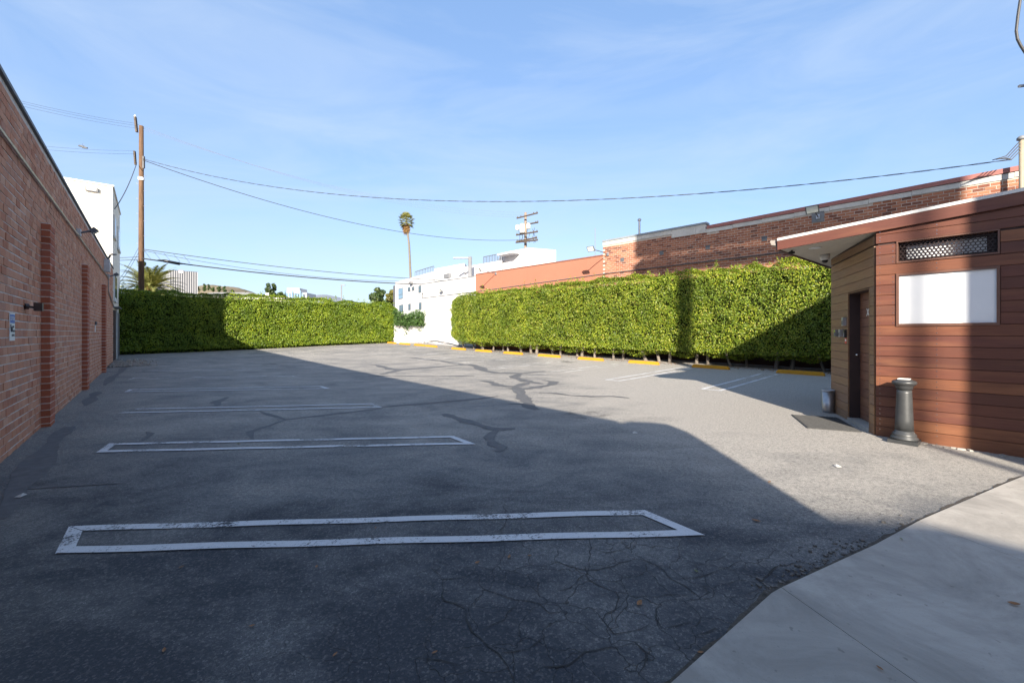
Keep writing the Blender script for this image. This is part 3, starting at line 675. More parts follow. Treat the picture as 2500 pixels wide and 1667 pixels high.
# service door at the foot of its side
mb = MB(); LW.box(mb, W0 + .35, W0 + 1.6, -0.019, 0.02, 0.1, 2.5); dd = mb.build('door', M_DARKIN, wb); mb = MB(); LW.box(mb, W0 + 1.62, W0 + 1.78, -0.019, 0.06, 0.1, 2.6); mb.build('door_post', M_DRIP, wb)
mb = MB(); LW.box(mb, W0 + .25, W0 + 2.2, -0.019, 0.2, 2.62, 2.66); mb.build('canopy', M_GREYM, wb)
mb = MB(); LW.box(mb, W0 + 2.1, W1, -0.019, 0.012, -0.2, 2.5); mb.build('skirting_panel', M_GREYM, wb)

# ------------------------------------------------------------------ right-hand row: white, salmon and brick walls
RW = Fr((-7.5, 36.0), (1, -1), (-1, -1))
aO = RW.px(1161.5, 700)[0]; aB = RW.px(1472, 600)[0]; aSt = RW.px(1723, 560)[0]; aE = 35.5
rs = thing('stucco_building', RW.at(8, 3, 0.4), 'long low building painted white at one end and salmon at the other', 'building')
mb = MB(); RW.box(mb, 0, aO, -3.5, 0.0, -0.5, 5.58); mb.build('white_wall', M_WSTUC2, rs)
mb = MB(); RW.box(mb, aO + .002, aB - .002, -3.5, 0.004, -0.5, 5.70); mb.build('salmon_wall', M_ORANGE, rs)
mb = MB(); RW.box(mb, -0.03, aO - .01, -0.3, 0.03, 5.582, 5.64); mb.build('white_roof_trim', M_GREYM, rs)
mb = MB(); RW.box(mb, aO + .01, aB - .01, -0.3, 0.035, 5.702, 5.76); mb.build('salmon_roof_trim', plain('salmon_trim', (0.19, 0.075, 0.05), .7), rs)
rb = thing('old_brick_building', RW.at(26, 4, 0), 'old brick building with pale coping behind the right hedge', 'building')
ZB = 6.02
mb = MB(); RW.box(mb, aB, aE, -10, -0.006, -0.5, ZB); mb.build('wall', M_MORTO, rb)
mb = MB(); RW.box(mb, aB + .01, aE, -0.01, 0.002, -0.5, 3.53); mb.build('lower_wall', plain('dark_base_brown', (0.085, 0.045, 0.038), .9, var=.3, scale=1.5), rb)  # dark brown sheet over the lower wall behind the hedge
aT = RW.px(1640, 560)[0]
def capz(a): return 6.20 + 0.020 * max(0, a - aSt)
def bricktop(a): return 6.235 if a < aT else 6.05 if a < aSt else capz(a) - .17
bk = Bricks(RW, rb, 0.243, 0.06, 0.089, M_BRICKO)
for k in range(28):
    z = 3.55 + k * 0.1045
    a = aB + 0.125 + 0.13 * (k % 2)
    while a < aE - .13:
        if z + .089 < bricktop(a): bk.put(a, z, random.uniform(-0.004, 0.003))
        a += 0.258
def keyR(t):
    p = RW.at(t[0], 0, t[1]); x = CX + F * p.x / p.y; y = CY - F * (p.z - H) / p.y
    vis = y < (582 - 0.205 * (x - 1901) - 10 if x > 1890 else 640) and x < 2505
    return p.y if vis else 100 + p.y
bk.finish(300, keyR)
# coping blocks, caps
a = aB; i = 0
while a < aE - .05:
    e = min(a + 1.15, aE)
    if a < aSt < e - .05: e = aSt
    if a < aT < e - .05: e = aT
    top = 6.44 if a < aSt - .01 else capz(a)
    mb = MB(); RW.box(mb, a + .004, e - .004, -0.28, 0.02, bricktop(a + .01) + .002, top - .002); mb.build('coping_block', M_COPE, rb)
    mb = MB(); RW.box(mb, a, e, -0.28, -0.006, ZB + .001, bricktop(a + .01)); mb.build('parapet_wall', M_MORTO, rb); a = e; i += 1
mb = MB(); RW.box(mb, aB - .02, aSt + .05, -0.32, 0.05, 6.44, 6.53); mb.build('grey_cap', M_GREYCAP, rb)
mb = MB(); p = [RW.at(aSt + .06, -0.32, 0), RW.at(aE, -0.32, 0), RW.at(aE, .05, 0), RW.at(aSt + .06, .05, 0)]
mb.prism([(v_.x, v_.y) for v_ in p], [capz(aSt), capz(aE), capz(aE), capz(aSt)], [capz(aSt) + .15, capz(aE) + .15, capz(aE) + .15, capz(aSt) + .15]); mb.build('red_cap', M_REDCAP, rb)
for (x, y) in [(1519, 634), (1615, 618), (1728, 604), (1866, 583)]:
    a_, z_ = RW.px(x, y); mb = MB(); RW.box(mb, a_ - .10, a_ + .10, -0.02, 0.012, z_ - .10, z_ + .10); mb.build('wall_vent', M_GREYD, rb)
a_, z_ = RW.px(1997, 530); mb = MB(); RW.box(mb, a_ - .2, a_ + .2, 0, .02, z_ - .2, z_ + .2); mb.build('steel_plate', M_GREYM, rb)
p0 = at(1561, 575, RW.at(RW.px(1561, 575)[0], -1.2, 0).y); st = thing('vent_pipe', (p0.x, p0.y, ZB), 'short metal flue pipe on the old brick roof', 'pipe')
mb = MB(); mb.tube([(p0.x, p0.y, ZB), (p0.x, p0.y, at(1561, 540, p0.y).z)], .055, 10); mb.build('flue', M_METAL, st); mb = MB(); mb.lathe((p0.x, p0.y, at(1561, 540, p0.y).z), [(.05, 0), (.10, .03), (.10, .09), (.04, .14)], 12); mb.build('cowl', M_METAL, st)
an = at(1453, 620, 30); mb = MB(); mb.tube([(an.x, an.y, 5.5), (an.x, an.y, at(1453, 557, 30).z)], .025, 6); tag(mb.build('antenna_mast', M_WIRE, origin=(an.x, an.y, 5.5)), 'thin antenna rod standing behind the salmon wall', 'antenna')
# conduits on these walls
wire_on(RW, [(0.05, .03, 4.42), (aO, .03, 4.48), (aB, .03, 4.70), (aE, .03, 4.78)], .022, 'conduit', M_GREYD, 'dark conduit crossing the white, salmon and brick walls', 'conduit')
mb = MB(); mb.tube([RW.at(.03, .04, 4.9), RW.at(.03, .04, 4.42)], .04, 6); tag(mb.build('junction_pipe', M_GREYD, origin=RW.at(.03, .04, 4.42)), 'dark downpipe stub at the white wall corner', 'pipe')
def rflood(x, y, lx, ly, label, arm, mat=M_GREYD, size=.42):
    a_, z_ = RW.px(x, y); fl = fixed('floodlight', RW, a_, z_, label, 'floodlight', 'floodlights on the right-hand walls'); flood(fl, RW, a_, z_, arm, 0.6, size, 0.0, mat); return a_, z_
rflood(1082, 712, 0, 0, 'small floodlight close against the white painted wall', .35, size=.35)
rflood(1211.5, 668, 1167, 666, 'long-armed floodlight at the left end of the salmon wall', 1.65)
rflood(1485, 621, 1435, 616, 'long-armed floodlight where salmon wall meets old brick', 1.65)
rflood(1997.7, 530, 1958, 512, 'long-armed floodlight above the wooden roof on old brick', 1.1, size=.42)

# ------------------------------------------------------------------ foliage
def lump(a, b2, seed, amp=1.0):
    r = np.random.default_rng(seed); o = np.zeros_like(a)
    for k in range(9):
        fx, fy = r.normal(0, 1.6 + 0.5 * k, 2); ph = r.uniform(0, 6.28); o += np.sin(a * fx + b2 * fy + ph) / (1 + 0.35 * k)
    return o * amp / 3.0
def leaf_quads(P, N, length, width, tilt=0.7):
    """one folded diamond leaf per point, facing roughly along N"""
    n = len(P); N = N + rng.normal(0, tilt, (n, 3)); N /= np.linalg.norm(N, axis=1, keepdims=True) + 1e-9
    T = rng.normal(0, 1, (n, 3)); T[:, 2] -= 0.4; T -= N * np.sum(T * N, 1, keepdims=True); T /= np.linalg.norm(T, axis=1, keepdims=True) + 1e-9
    B = np.cross(N, T); l = length * rng.uniform(0.65, 1.25, (n, 1)); wd = width * rng.uniform(0.7, 1.2, (n, 1))
    v = np.stack([P - T * l * .5, P + B * wd * .5 + N * wd * .18, P + T * l * .5, P - B * wd * .5 + N * wd * .18], 1).reshape(-1, 3)
    return v, np.arange(n * 4).reshape(-1, 4)
def hedge(name, fr, a0, a1, depth, zb, zt, label, mat, dens, leaf, seed, ends=(1.2, 0.0), trunks=0, gap=0.45, shoots=30, trunk_lean=0.25):
    """clipped hedge: fr front plane; leaves over front, top and ends of a softly rounded block"""
    root = thing(name, fr.at((a0 + a1) / 2, -depth / 2, gz(*fr.at((a0 + a1) / 2, -depth / 2, 0)[:2])), label, 'hedge')
    def zbot(a):
        P_ = np.stack([fr.p.x + fr.d.x * a - fr.n.x * .3, fr.p.y + fr.d.y * a - fr.n.y * .3], 1); return gz_arr(P_) + gap
    Ps, Ns = [], []; core_mb = MB()
    def add(a, o, zn, na, no, nz_, inner):
        """a along, o 0..1 depth, zn 0..1 height; rounds the block"""
        zc0 = zbot(a); zt_ = zt + lump(a * .6, a * 0, seed + 5, 0.10) + lump(a * 2.1, a * 0, seed + 6, 0.05)
        X = (o - .5) * 2; Zc = (zn - .5) * 2
        A = np.zeros_like(a)
        if ends[0] > 0: A = np.maximum(A, np.clip((a0 + ends[0] - a) / ends[0], 0, 1))
        if ends[1] > 0: A = np.maximum(A, np.clip((a - a1 + ends[1]) / ends[1], 0, 1))
        pn = 7.0; s_ = (np.abs(X) ** pn + np.abs(Zc) ** pn + A ** 3.0) ** (1 / pn); mxv = np.maximum(np.abs(X), np.maximum(np.abs(Zc), A)); k_ = np.where(s_ > 1e-6, np.maximum(mxv, 1e-6) / s_, 1)
        k_ = np.minimum(k_, 1.0) * (1 - 0.16 * A ** 2)
        X = X * k_; Zc = Zc * k_
        z = zc0 + (Zc * .5 + .5) * (zt_ - zc0); dpt = (X * .5 + .5) * depth
        lm = lump(a * .8, z * .8, seed, 0.13) + lump(a * 2.4, z * 2.4, seed + 1, 0.10)
        dpt = dpt - no * lm * 1.0 + no * inner; z = z + nz_ * (lm - inner)
        a = a - na * inner
        Ps.append(np.stack([fr.p.x + fr.d.x * a - fr.n.x * dpt, fr.p.y + fr.d.y * a - fr.n.y * dpt, z], 1))
        nn_ = np.stack([fr.n.x * no + fr.d.x * na, fr.n.y * no + fr.d.y * na, nz_ + 0 * a], 1); Ns.append(nn_ + np.array([0, 0, 0.35]))
    ln = a1 - a0; hh = zt - zb
    n = int(ln * hh * dens); one = np.ones(n)
    nc = n // 16; ck = rng.integers(0, nc, n); ca_ = rng.uniform(a0, a1, nc); cz_ = rng.uniform(0, 1, nc); cd_ = rng.exponential(0.07, nc) - 0.10        # sprigs of leaves, some standing proud
    mixk = rng.uniform(0, 1, n) < 0.55
    a = np.where(mixk, np.clip(ca_[ck] + rng.normal(0, .075, n), a0, a1), rng.uniform(a0, a1, n)); zn_ = np.where(mixk, np.clip(cz_[ck] + rng.normal(0, .075, n) / hh, 0, 1), rng.uniform(0, 1, n))
    add(a, 0 * one, zn_, 0 * one, one, 0 * one, np.where(mixk, cd_[ck] + rng.normal(0, .03, n), rng.exponential(.07, n) - .03))
    n = int(ln * depth * dens * .9); a = rng.uniform(a0, a1, n); one = np.ones(n); add(a, rng.uniform(0, 1, n), one, 0 * one, 0 * one, one, rng.exponential(0.06, n) - 0.05)
    n = int(ln * depth * dens * .35); a = rng.uniform(a0, a1, n); one = np.ones(n); add(a, rng.uniform(0, 1, n), 0 * one, 0 * one, 0 * one, -one, rng.exponential(0.08, n) - .05)
    for e_, aa, sg_ in ((ends[0], a0, -1), (ends[1], a1, 1)):
        if e_ > 0:
            n = int(depth * hh * dens * 1.6); one = np.ones(n); a = aa - sg_ * np.abs(rng.normal(0, .05, n)); add(a, rng.uniform(0, 1, n), rng.uniform(0, 1, n), sg_ * one, 0 * one, 0 * one, rng.exponential(0.1, n) - .05)
    if ends[0] > 0:
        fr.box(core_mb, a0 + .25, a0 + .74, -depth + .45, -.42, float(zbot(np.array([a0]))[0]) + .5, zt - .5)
        n = int(depth * hh * dens * 2.2); one = np.ones(n); a = a0 + rng.uniform(.03, .8, n); add(a, rng.uniform(0, 1, n), rng.uniform(0, 1, n), -one, 0 * one, 0 * one, 0 * one)
    for _ in range(shoots):
        a = rng.uniform(a0 + .3, a1 - .3); o = rng.uniform(0.02, 0.6); m_ = rng.integers(14, 34); hgt = rng.uniform(0.08, 0.30) + (rng.uniform(0, .3) if rng.uniform() < .2 else 0)
        c = fr.at(a, -o * depth, zt); t_ = rng.uniform(0, 1, m_); wdt = 0.10 * (1.1 - t_)
        Ps.append(np.stack([c.x + rng.normal(0, 1, m_) * wdt, c.y + rng.normal(0, 1, m_) * wdt, zt - .05 + t_ * hgt], 1)); Ns.append(np.tile([[fr.n.x * .6, fr.n.y * .6, .6]], (m_, 1)))
    Pp = np.concatenate(Ps); Nn = np.concatenate(Ns)
    v, q_ = leaf_quads(Pp, Nn, leaf, leaf * .5)
    o = np_mesh('foliage', v, q_, mat, root); o['kind'] = 'stuff'
    # dark core boxes added inside to block light
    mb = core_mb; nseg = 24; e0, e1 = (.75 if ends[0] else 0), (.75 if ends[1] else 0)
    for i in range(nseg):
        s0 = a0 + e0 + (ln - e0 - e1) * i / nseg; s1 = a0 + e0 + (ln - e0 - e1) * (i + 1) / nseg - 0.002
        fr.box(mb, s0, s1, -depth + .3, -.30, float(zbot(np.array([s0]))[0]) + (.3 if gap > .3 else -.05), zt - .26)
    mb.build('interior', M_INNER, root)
    for i in range(trunks):
        a = a0 + .7 + (ln - 1.2) * (i + random.uniform(-.3, .3)) / max(1, trunks - 1); o_ = -depth * random.uniform(.25, .5); p = fr.at(a, o_, 0); p.z = gz(p.x, p.y) - .05
        tp = fr.at(a + random.uniform(-1.6, .6) * trunk_lean, o_ - random.uniform(-.1, .25), p.z + 1.0); r_ = random.uniform(.05, .085)
        mb = MB(); mb.tube([p, p.lerp(tp, .15) + Vector((0, 0, .02)), p.lerp(tp, .6) + Vector((random.uniform(-.03, .03), 0, 0)), tp], [r_ * 1.35, r_ * 1.05, r_ * .9, r_ * .7], 8); mb.build('trunk', M_BARK, root, True)
    return root
RH = Fr((-7.5 + (25.4 - 28.5) / 2, 36 + (25.4 - 28.5) / 2), (1, -1), (-1, -1))
aH0 = RH.px(1097, 800)[0]
hedge('clipped_hedge', RH, aH0, 30.6, 1.75, 0.6, 4.05, 'long tall clipped hedge on trunks in front of the old brick wall', M_LEAF, 1150, .075, 21, ends=(1.3, 0), trunks=30, gap=.36, shoots=260)
FH = Fr((-7.5 - 1.55, 36.0 - 1.55), (-1, -1), (1, -1))
hedge('clipped_hedge', FH, 0.05, 19.0, 1.3, 0.5, 3.86, 'dense clipped hedge across the far end of the lot', M_LEAFF, 950, .088, 33, ends=(0.9, 0), trunks=0, gap=.0, shoots=70)

# leaf litter under the right hedge
LP = []
for _ in range(1500):
    a = random.uniform(aH0, 30); p = RH.at(a, random.gauss(.1, .25), 0); LP.append((p.x, p.y, gz(p.x, p.y) + .012))
v, q_ = leaf_quads(np.array(LP), np.tile([[0, 0, 1.0]], (len(LP), 1)), .06, .04, .25)
lt = np_mesh('leaf_litter', v, q_, leaf_mat('dry_leaf', [(0, (.12, .06, .025)), (.5, (.22, .12, .05)), (1, (.30, .19, .09))], .05, .8)); tag(lt, 'dry leaf litter along the foot of the right hedge', 'leaf litter', kind='stuff')

# ------------------------------------------------------------------ wheel stops
def stop(x0, x1, i):
    u0, u1 = (x0 - CX) / F, (x1 - CX) / F; Y0, Y1 = CS / (1 + u0), CS / (1 + u1)
    p0 = Vector((u0 * Y0, Y0, 0)); p1 = Vector((u1 * Y1, Y1, 0)); ln = (p1 - p0).length
    return (p0 + p1) / 2, ln
sm = bpy.data.meshes.new('wheel_stop')
hl, b0, b1, hh = .70, .085, .055, .125
vs_ = []
for x, w0, h0 in ((-hl, b0, .0), (-hl, b1 * 1.25, .055), (-hl + .06, b1, hh), (hl - .06, b1, hh), (hl, b1 * 1.25, .055), (hl, b0, .0)): vs_ += [(x, -w0, h0), (x, w0, h0)]
fs = [(0, 2, 3, 1), (2, 4, 5, 3), (4, 6, 7, 5), (6, 8, 9, 7), (8, 10, 11, 9)]
fs = [f[::-1] for f in fs]
fs += [(0, 10, 8, 6, 4, 2)[::1], (1, 3, 5, 7, 9, 11)]
sm.from_pydata(vs_, [], fs); sm.update(); sm.materials.append(M_YEL)
import bmesh
bm = bmesh.new(); bm.from_mesh(sm); bmesh.ops.recalc_face_normals(bm, faces=bm.faces); bmesh.ops.bevel(bm, geom=[e for e in bm.edges], offset=.008, segments=1, affect='EDGES'); bm.to_mesh(sm); bm.free()
ordw = ['nearest the wooden hut', 'second', 'third', 'fourth', 'fifth', 'sixth', 'seventh', 'eighth', 'ninth', 'tenth', 'eleventh', 'twelfth and farthest']
for i, (x0, x1, y) in enumerate(STOPS):
    c, ln = stop(x0, x1, i); o = bpy.data.objects.new('wheel_stop', sm); C.objects.link(o)
    d = Vector((S2, -S2, 0)); ca, cb = c - d * ln / 2, c + d * ln / 2; za, zb_ = gz(ca.x, ca.y), gz(cb.x, cb.y)
    o.location = (c.x, c.y, (za + zb_) / 2 + .001); o.rotation_euler = (random.uniform(-.015, .015), -math.atan2(zb_ - za, ln), -math.pi / 4 + random.uniform(-.035, .035)); o.scale = (ln / (2 * hl), 1, 1)
    tag(o, 'yellow concrete wheel stop, ' + (ordw[i] if i == 0 else ordw[i] + ' counting from the wooden hut'), 'wheel stop', 'yellow wheel stops in a row')

# ------------------------------------------------------------------ wooden hut
A = Vector((5.19, 6.13)); WF = Fr(A, (885, -1050), (-1050, -885)); e3 = V3(-WF.n, 0); d3 = V3(WF.d, 0)
Bp = Vector((5.98, 8.03)); DF = Fr(A, Bp - A, (-(Bp - A).y, (Bp - A).x)); DLEN = (Bp - A).length
hut = thing('wooden_hut', (A.x + 1.5, A.y + .5, 0), 'small flat-roofed hut clad in red hardwood boards', 'building')
T0, PP = -0.016, 0.142
def p2(v_): return (v_.x, v_.y)
# inner volume, set back behind the claddings
LEN = 6.6
cA = WF.at(0, -.14, 0); corner_in = DF.at(0, -.18, 0)
# intersection of both inset planes
def inter(f1, o1, f2, o2):
    p = f1.p + f1.n * o1; q0 = f2.p + f2.n * o2; den = f1.d.x * f2.d.y - f1.d.y * f2.d.x
    t = ((q0.x - p.x) * f2.d.y - (q0.y - p.y) * f2.d.x) / den; return p + f1.d * t
ci = inter(WF, -.14, DF, -.18)
mb = MB(); fp = [p2(ci), p2(WF.at(LEN, -.14, 0)), p2(WF.at(LEN, -4.6, 0)), p2(DF.at(DLEN, -.18, 0) + e3 * 2.2), p2(DF.at(DLEN, -.18, 0))]
mb.prism(fp, -.15, 2.86); mb.build('wall', M_DARKIN, hut)
# framing behind the boards, leaving the louvre opening and the doorway free
G0, G1, GZ0, GZ1 = .235, 1.155, 2.425, 2.69
mb = MB()
for (s0, s1, z0, z1) in [(0.02, LEN, -.15, GZ0), (0.02, LEN, GZ1, 2.86), (0.02, G0, GZ0, GZ1), (G1, LEN, GZ0, GZ1)]: WF.box(mb, s0, s1, -.14, -.001, z0 + .0005, z1 - .0005)
mb.build('front_framing', M_DARKIN, hut)
tD0 = DF.px(2125.8, 800)[0]; tD1 = DF.px(2074, 800)[0]; DZ = DF.px(2125.8, 704.8)[1]; THZ = .04
mb = MB()
for (s0, s1, z0, z1) in [(0.02, tD0, -.15, DZ), (tD1, DLEN, -.15, DZ), (0.02, DLEN, DZ, 2.86)]: DF.box(mb, s0, s1, -.18, -.001, z0, z1)
mb.build('door_framing', M_DARKIN, hut)
def roofz(s): return 3.0 + .06 * (s + 1.24)
def plank(fr, s0, s1, z0, z1, mat, o0=0.0, o1=.02, parent=hut, nm='board'):
    ln = s1 - s0; c = fr.at((s0 + s1) / 2, (o0 + o1) / 2, (z0 + z1) / 2)
    x, y, z = ln / 2, (o1 - o0) / 2, (z1 - z0) / 2; me = bpy.data.meshes.new(nm); bv = .003
    flip = 1 if Vector((-fr.d.y, fr.d.x)).dot(fr.n) > 0 else -1
    vs_ = [(-x, -y, -z), (x, -y, -z), (x, -y, z), (-x, -y, z), (-x + bv, y, -z + bv), (x - bv, y, -z + bv), (x - bv, y, z - bv), (-x + bv, y, z - bv), (-x, y - bv, -z), (x, y - bv, -z), (x, y - bv, z), (-x, y - bv, z)]
    fs = [(7, 6, 5, 4), (0, 1, 9, 8), (1, 2, 10, 9), (2, 3, 11, 10), (3, 0, 8, 11), (8, 9, 5, 4), (9, 10, 6, 5), (10, 11, 7, 6), (11, 8, 4, 7)]
    me.from_pydata(vs_, [], fs); me.update(); me.materials.append(mat); o = bpy.data.objects.new(nm, me); C.objects.link(o); o.parent = parent
    o.location = c - wloc(parent); o.rotation_euler = (0, 0, fr.ang + (0 if flip > 0 else math.pi)); return o
screws = MB()
def screw(fr, s, z, o=.0205):
    c = fr.at(s, o, z); n3 = V3(fr.n, 0); a_ = V3(fr.d, 0); r_ = .0055
    vs_ = [c + (a_ * math.cos(k * math.pi / 3) + Vector((0, 0, 1)) * math.sin(k * math.pi / 3)) * r_ + n3 * .002 for k in range(6)]
    screws.add(vs_, [tuple(range(6)) if (a_.cross(Vector((0, 0, 1)))).dot(n3) > 0 else tuple(range(6))[::-1]])
P0_, P1_, PZ0, PZ1 = .219, 1.169, 1.541, 2.258
for k in range(21):
    z0, z1 = T0 + k * PP + .0025, T0 + (k + 1) * PP - .0025
    if k == 0: z0 = -.05
    zc_ = (z0 + z1) / 2
    if PZ0 < zc_ < PZ1 or 2.407 < zc_ < 2.70: segs = [(0.0, P0_ - .002), (P1_ + .002, 3.2), (3.205, LEN)]
    else: segs = [(0.0, 3.2), (3.205, LEN)]
    if k == 19: z0 = max(z0, 2.707)
    if k in (18,) and False: pass
    for (s0, s1) in segs: plank(WF, s0, s1, z0, z1, M_WOOD)
    for s in ([.045, .185] if len(segs) == 3 else [.045, .62]) + [1.36, 2.2]:
        for z in (z0 + .035, z1 - .035): screw(WF, s, z)
    # door side
    if k < 20:
        if z1 < DZ + .01 or z0 < DZ - .06:
            zz = min(z1, DZ - .002) if z0 < DZ else z1
            plank(DF, .022, tD0 - .03, z0, z1, M_WOODD); plank(DF, tD1 + .005, DLEN, z0, z1, M_WOODD)
        else: plank(DF, .022, DLEN, max(z0, DZ + .01), z1, M_WOODD)
r_ = screws.build('screw_heads', M_STEEL, hut); r_['kind'] = 'stuff'
# corner trim between the two faces is the board ends themselves; doorway
mb = MB(); DF.box(mb, tD0 - .028, tD0 - .002, -.01, .022, -.04, DZ); DF.box(mb, tD0 - .028, tD1 + .004, -.01, .021, DZ + .001, DZ + .009); mb.build('door_trim', M_WOODD, hut)
door = MB(); DF.box(door, tD0 + .003, tD1 - .003, -.178, -.155, THZ + .005, DZ - .003); door = door.build('door', M_DARKIN, hut)
for k in range(15):
    z0, z1 = T0 + k * PP + .0025, T0 + (k + 1) * PP - .0025
    if z1 < THZ + .02 or z0 > DZ - .02: continue
    plank(DF, tD0 + .01, tD1 - .012, max(z0, THZ + .006), min(z1, DZ - .004), M_WOODR, -.155, -.14, door)
mb = MB(); hz = DF.px(2093, 865, -.14)[1]; hs = DF.px(2093, 865, -.12)[0]
mb.tube([DF.at(hs, -.14, hz), DF.at(hs, -.085, hz)], .013, 8); mb.tube([DF.at(hs + .0, -.085, hz), DF.at(hs - .13, -.085, hz)], .015, 8); mb.tube([DF.at(hs, -.14, hz), DF.at(hs, -.132, hz)], .028, 12); mb.build('handle', M_STEEL, door, True)
xs_, xz_ = DF.px(2119, 763, -.138)
text(door, 'X', DF.at(xs_, -.1375, xz_), .16, DF.ang + math.pi, M_DRIP, name='letter', bold=.004)
mb = MB(); DF.box(mb, tD0 - .01, tD1 + .004, -.178, .03, -.08, THZ); mb.build('threshold', M_CONC, hut)
# honeycomb louvre
mb = MB(); fw = .016
for (s0, s1, z0, z1) in [(P0_ + .002, P1_ - .002, 2.405, 2.405 + fw + .004), (P0_ + .002, P1_ - .002, 2.705 - fw, 2.705), (P0_ + .002, P0_ + fw + .002, 2.425, 2.689), (P1_ - fw - .002, P1_ - .002, 2.425, 2.689)]: WF.box(mb, s0, s1, -.13, .028, z0, z1)
lf = mb.build('vent_frame', M_FRAME, hut)
mb = MB(); hr = .024; cols = int((G1 - G0) / (hr * 1.732)) + 1; rows = int((GZ1 - GZ0) / (hr * 1.5)) + 1; seen = set()
for r0 in range(rows + 1):
    for c0 in range(cols + 1):
        cx_ = G0 + (c0 + .5 * (r0 % 2)) * hr * 1.732; cz_ = GZ0 + r0 * hr * 1.5
        for k in range(6):
            t0, t1 = math.pi / 6 + k * math.pi / 3, math.pi / 6 + (k + 1) * math.pi / 3
            q0 = (cx_ + hr * math.cos(t0), cz_ + hr * math.sin(t0)); q1 = (cx_ + hr * math.cos(t1), cz_ + hr * math.sin(t1)); ky = (round((q0[0] + q1[0]) * 500), round((q0[1] + q1[1]) * 500))
            if ky in seen: continue
            seen.add(ky); mid = ((q0[0] + q1[0]) / 2, (q0[1] + q1[1]) / 2)
            if not (G0 < mid[0] < G1 and GZ0 < mid[1] < GZ1): continue
            p, q1v = WF.at(q0[0], -.045, q0[1]), WF.at(q1[0], -.045, q1[1]); t_ = (q1v - p).normalized(); n3 = V3(WF.n, 0); s_ = t_.cross(n3).normalized()
            mb.obox(p - s_ * .0045 - t_ * .002, (q1v - p) + t_ * .004, s_ * .009, n3 * .012)
sgm = mb.build('honeycomb_screen', M_BRONZE, lf)
mb = MB(); WF.box(mb, G0 + .07, G1 - .10, -.135, -.125, GZ0 + .045, GZ1 - .04); mb.build('backing_panel', M_WHITEP, lf)
# white display panel
mb = MB(); fw = .028
for (s0, s1, z0, z1) in [(P0_, P1_, PZ0 - .006, PZ0 + fw), (P0_, P1_, PZ1 - fw, PZ1), (P0_, P0_ + fw, PZ0 + fw, PZ1 - fw), (P1_ - fw, P1_, PZ0 + fw, PZ1 - fw)]: WF.box(mb, s0, s1, -.0, .034, z0, z1)
pf = mb.build('panel_frame', M_FRAME, hut); mb = MB(); WF.box(mb, P0_ + fw, P1_ - fw, 0.0, .008, PZ0 + fw, PZ1 - fw); mb.build('white_panel', M_WHITEP, pf)
# roof: fascia, white drip edge, soffit boards, gutter
s0, s1 = -1.24, LEN
def slab(o0, o1, lo, hi, sa=s0, sb=s1):
    pl = [WF.at(sa, o1, 0), WF.at(sb, o1, 0), WF.at(sb, o0, 0), WF.at(sa, o0, 0)]
    return MB().prism([p2(v_) for v_ in pl], [roofz(sa) + lo, roofz(sb) + lo, roofz(sb) + lo, roofz(sa) + lo], [roofz(sa) + hi, roofz(sb) + hi, roofz(sb) + hi, roofz(sa) + hi])
rf = slab(-4.4, .035, -.045, .0, s0 + .02).build('roof', M_GREYM, hut)
slab(.036, .072, -.05, -.010).build('drip_edge', M_DRIP, rf); 
fb = slab(.036, .066, -.20, -.051, s0, s1).build('fascia_board', M_WOOD, rf)
slab(-4.4, .034, -.20, -.046, s0 - .03, s0 - .001).build('side_fascia', M_FRAME, rf)
nb_ = 34
for i in range(nb_):
    o1_ = .03 - i * .092; slab(o1_ - .082, o1_, -.182, -.165, s0 + .005, 0.6).build('soffit_board', M_SOFF, rf)
mb = MB(); gp = [WF.at(s0 - .05, .10, roofz(s0) - .06), WF.at(s0 - .05, -4.3, roofz(s0) - .06)]
for sgn in (0,):
    pr = [(0, 0), (-.075, .01), (-.085, -.01), (-.065, -.07), (0, -.085)]
    vs_ = []
    for o_ in (.03, -4.3):
        for (ds, dz) in pr: vs_.append(WF.at(s0 - .035 + ds, o_, roofz(s0) - .03 + dz))
    n5 = len(pr); mb.add(vs_, [tuple(range(n5)), tuple(range(n5, 2 * n5))[::-1]] + [(i, i + n5, (i + 1) % n5 + n5, (i + 1) % n5) for i in range(n5)])
mb.build('gutter', plain('gutter_grey', (.30, .27, .24), .5), rf)
# ceiling fittings
cpx = lambda x, y, Y: at(x, y, Y)
def soffit_pt(x, y):
    p = None; bz = None
    for Yk in np.linspace(6.0, 11, 400):
        q_ = at(x, y, Yk); s_ = (Vector((q_.x, q_.y)) - A).dot(WF.d); dz = abs(q_.z - (roofz(s_) - .181))
        if bz is None or dz < bz: bz, p, ps = dz, q_, roofz(s_) - .181
    p.z = ps; return p
p = soffit_pt(2014, 622); cm = thing('dome_camera', p, 'white dome security camera under the hut soffit', 'camera')
MB().lathe(p, [(.075, 0), (.075, -.06), (.06, -.10), (.05, -.10)], 20).build('housing', M_DRIP, cm, True); MB().lathe(p + Vector((0, 0, -.10)), [(.05, 0), (.042, -.03), (.02, -.047), (.002, -.05)], 20).build('dome', M_BLACK, cm, True)
p = soffit_pt(1989, 605); o = MB().lathe(p, [(.085, 0.001), (.085, -.008), (.06, -.012), (.002, -.012)], 24).build('downlight', M_WHITEP, origin=p); tag(o, 'round recessed downlight in the hut soffit', 'light')
p = soffit_pt(1933, 611); cm = thing('bullet_camera', p, 'tiny black bullet camera at the hut roof corner', 'camera'); MB().tube([p, p + Vector((0, 0, -.04))], .016, 8).build('mount', M_BLACK, cm); MB().tube([p + Vector((-.05, -.02, -.045)), p + Vector((.05, .02, -.035))], .02, 10).build('camera_body', M_BLACK, cm)
